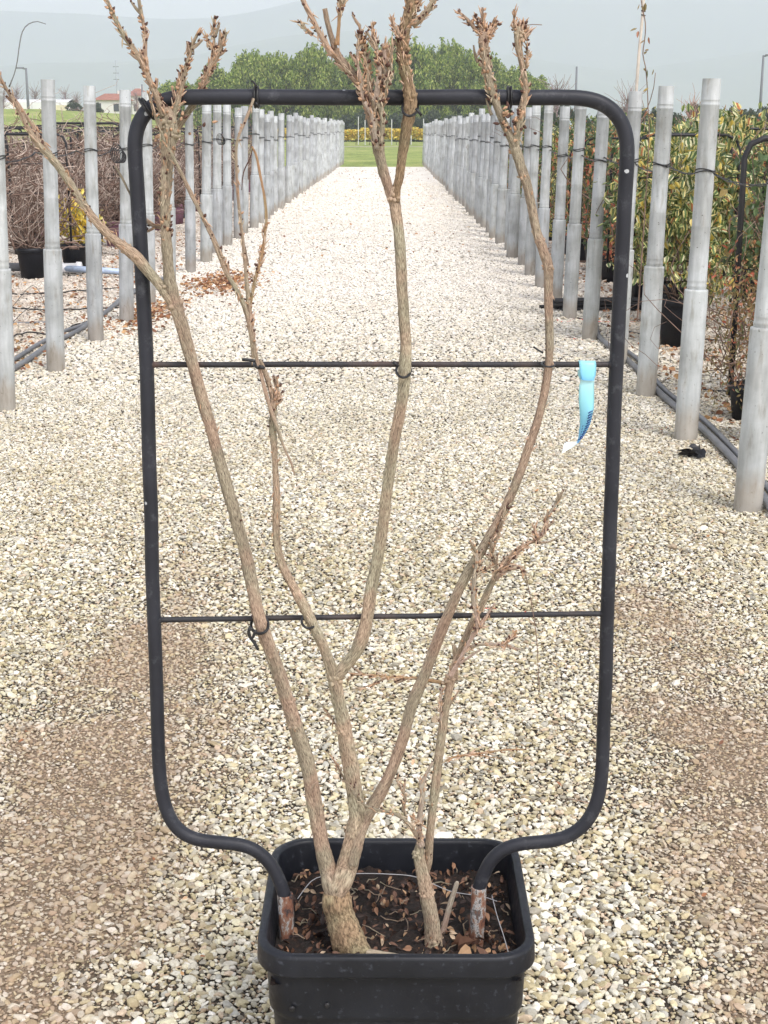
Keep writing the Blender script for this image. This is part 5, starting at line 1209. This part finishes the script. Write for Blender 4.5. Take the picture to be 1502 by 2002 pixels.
for i in range(7):
    mb = MB(); mb.box((-w_ / 2 + w_ * (i + .5) / 7, -.04, zt / 2), (.12, .06, zt)); mb.build('rib', plain('rib%d' % i, (0.6, 0.6, 0.6), .5, .05), e, smooth=False)
tag(e, 'long low white greenhouse on the grass bank at the far left', 'greenhouse')
for i, (px, D, tp_) in enumerate(((8, 215, 172), (35, 250, 165), (70, 260, 168), (130, 250, 172), (152, 245, 180), (268, 230, 176))):
    p = P(px, 220, D); bare_tree(p.x, D, 3.2, P(px, tp_, D).z - 3.2, 'mauve leafless tree on the left skyline, %s from the left' % ordw(i + 1), 30 + i)
for i, px in enumerate((140, 150, 190)):
    p = P(px, 218, 205); hedge(p.x, 205, .42, .55, 'green bush beside the distant farmhouse, %s from the left' % ordw(i + 1), 'bushes beside the farmhouse', 3.3)
# ------------------------------------------------------------------ poles and masts
M_pole = plain('pole_grey', (0.16, 0.17, 0.19), .6, .1)
def pole(name, px, pyt, D, r_, label, lamp=0, z0=0, lean=0, m=None):
    p = P(px, 250, D); zt = P(px, pyt, D).z - z0
    e = empty(name, (p.x, D, z0)); mb = MB(); tube(mb, [((0, 0, 0), r_), ((lean * .5, 0, zt * .5), r_ * .85), ((lean, 0, zt), r_ * .6)], 8); mb.build('mast', m or M_pole, e)
    if lamp:
        mb = MB(); tube(mb, [((lean, 0, zt - .1), r_ * .5), ((lean + lamp * .5, 0, zt), r_ * .4)], 6); mb.build('arm', M_pole, e)
        mb = MB(); mb.box((lean + lamp * .6, 0, zt), (abs(lamp) * .8, .3, .14)); mb.build('lamp_head', M_pole, e, smooth=False)
    tag(e, label, 'street lamp' if lamp else 'pole'); return e, zt
pole('street_lamp', 58, 133, 150, .16, 'grey street lamp on the left skyline left of the first whole post', -1.0, 2)
pole('utility_pole', 1124, 130, 140, .14, 'slender utility pole on the skyline right of the far grove')
pole('utility_pole', 281, 165, 150, .13, 'thin pole on the skyline just above the frame corner at left', z0=3)
pole('street_lamp', 1484, 108, 120, .14, 'thin street lamp at the right end of the skyline', .8)
e, zt = pole('lattice_mast', 232, 118, 420, .18, 'faint slender mast on the left skyline above the farmhouse', z0=3, m=plain('mast_pale', (0.35, 0.38, 0.42), .6, .1))
mb = MB()
for k in range(3): mb.box((0, 0, zt * (.7 + .1 * k)), (1.6, .15, .15))
mb.build('crossarm', M_pole, e, smooth=False)
# slim pale cane above the variegated shrubs, with a leafy shoot climbing beside it
D = 9.6; e = empty('bamboo_cane', (P(1243, 250, D).x, D + .3, 0)); eo = Vector(e.location); mb = MB()
tube(mb, [((-.02, 0, 0), .012), (P(1244, 180, D + .3) - eo, .0105), (P(1250, 100, D + .3) - eo, .0095), (P(1256, 35, D + .3) - eo, .009), (P(1260, -25, D + .3) - eo, .009)], 10, .04)
mb.build('cane', plain('pale_cane', (0.58, 0.52, 0.45), .6, .15, 20), e)
mb = MB()
for yy_ in (14, 22, 30): p = P(1258, yy_, D + .29) - eo; tube(mb, [(p + Vector((-.014, 0, .004)), .004), (p + Vector((.014, 0, -.002)), .004)], 6)
mb.build('tape', M_black, e); tag(e, 'tall pale cane rising above the shrubs behind the top right corner', 'cane')
e = empty('climbing_shoot', (P(1268, 230, D).x, D + .2, .0)); eo = Vector(e.location); mb = MB()
st_ = [(1268, 300), (1267, 205), (1265, 160), (1262, 130), (1257, 105), (1261, 75), (1262, 45), (1256, 15), (1252, -15)]
tube(mb, [(Vector((.02, 0, .3)), .006)] + [(P(a, b_, D + .2) - eo, .0035) for a, b_ in st_], 6, .03); mb.build('stem', M_stick, e)
pos = np.array([list(P(a, b_, D + .19) - eo) for a, b_ in ((1248, 60), (1246, 55), (1262, 78), (1268, 72), (1264, 100), (1269, 98), (1262, 140), (1265, 135), (1278, 135), (1268, 172), (1255, 12), (1262, 5), (1250, 8), (1266, 225), (1272, 232), (1268, 215), (1274, 245))])
leaves('leaves', len(pos), pos, .055, M_olive, e, wr=.35); tag(e, 'thin leafy shoot climbing beside the tall cane', 'climbing plant')
# thin dark curled tendril at the upper left
e = empty('tendril', (P(30, 150, 2.6).x, 2.6, 0)); bpy.data.objects.remove(e)
stem('tendril', [(18, 170, 3.0), (28, 145, 2.2), (34, 120, 2.2), (38, 90, 2.2), (44, 62, 2.2), (56, 47, 2.2), (74, 42, 2.0), (90, 47, 1.6)], M_hose, tree, to, n=6, bark=0, Y=2.06, wob=0)
# ------------------------------------------------------------------ mountains
m, nt, b = mat('mountain'); v = coords(nt, 'World'); nn = noi(nt, v, .004, 8, .6)
rr = ramp(nt, [(0.35, (0.05, 0.08, 0.05)), (0.6, (0.11, 0.13, 0.08)), (0.75, (0.2, 0.19, 0.15))], nn); nt.links.new(rr.outputs[0], b.inputs['Base Color']); b.inputs['Roughness'].default_value = .95; M_mount = m
def ridge(name, D, pts_, depth_, seed):
    vs = []; fs = []; xs = np.linspace(-1500, 3000, 150); nx_ = len(xs); nd = 14
    for j in range(nd + 1):
        t = j / nd
        for px in xs:
            y_ = np.interp(px, [p[0] for p in pts_], [p[1] for p in pts_]); zt = P(px, y_, D).z; x = P(px, 250, D).x
            prof = math.sin(t * math.pi / 2) ** 1.3
            nz = noise.fractal(Vector((x * .0016 + seed, t * 2.2, seed)), 1.0, 2.1, 6) * 60 * (math.sin(t * math.pi))
            vs.append((x, D - depth_ * (1 - t), max(-.2, prof * zt + nz * (1 - t * .6))))
    for j in range(nd):
        for i in range(nx_ - 1): q = j * nx_ + i; fs.append((q, q + 1, q + nx_ + 1, q + nx_))
    o0 = len(vs)
    for px in xs: vs.append((P(px, 250, D).x, D + depth_, -.2))
    for i in range(nx_ - 1): q = nd * nx_ + i; fs.append((q, q + 1, o0 + i + 1, o0 + i))
    mb = MB(); mb.add(vs, fs); o = mb.build(name, M_mount); tag(o, kind='structure'); return o
ridge('mountains', 5200, [(-1500, 90), (-300, 35), (0, 20), (150, 27), (330, 38), (430, 36), (500, 25), (590, 3), (700, -30), (900, -55), (1150, -65), (1500, -50), (3000, 60)], 1000, 3.3)
ridge('hills', 3900, [(-1500, 150), (-200, 140), (60, 130), (160, 125), (300, 118), (380, 112), (450, 92), (560, 70), (700, 60), (850, 90), (1000, 110), (1200, 140), (1350, 120), (1502, 95), (1800, 60), (3000, 50)], 700, 9.1)
# ------------------------------------------------------------------ haze
mb = MB(); mb.box((0, 3400, 549), (7900, 7100, 1102)); hz = mb.build('haze', None, smooth=False) if False else None
me = bpy.data.meshes.new('haze'); bmh = bmesh.new(); bmesh.ops.create_cube(bmh, size=1); bmh.to_mesh(me); bmh.free()
hz = bpy.data.objects.new('haze', me); col.objects.link(hz); hz.scale = (7900, 6300, 620); hz.location = (0, 3080, 308.8)
hm = bpy.data.materials.new('haze'); hm.use_nodes = True; hn = hm.node_tree
hn.nodes.remove(hn.nodes['Principled BSDF']); pv = hn.nodes.new('ShaderNodeVolumePrincipled')
pv.inputs['Color'].default_value = (0.83, 0.875, 1.0, 1); pv.inputs['Density'].default_value = 0.00048; pv.inputs['Anisotropy'].default_value = 0.0
hn.links.new(pv.outputs[0], hn.nodes['Material Output'].inputs['Volume']); me.materials.append(hm)
tag(hz, 'pale air haze over the valley fading the mountains', 'haze', kind='stuff')
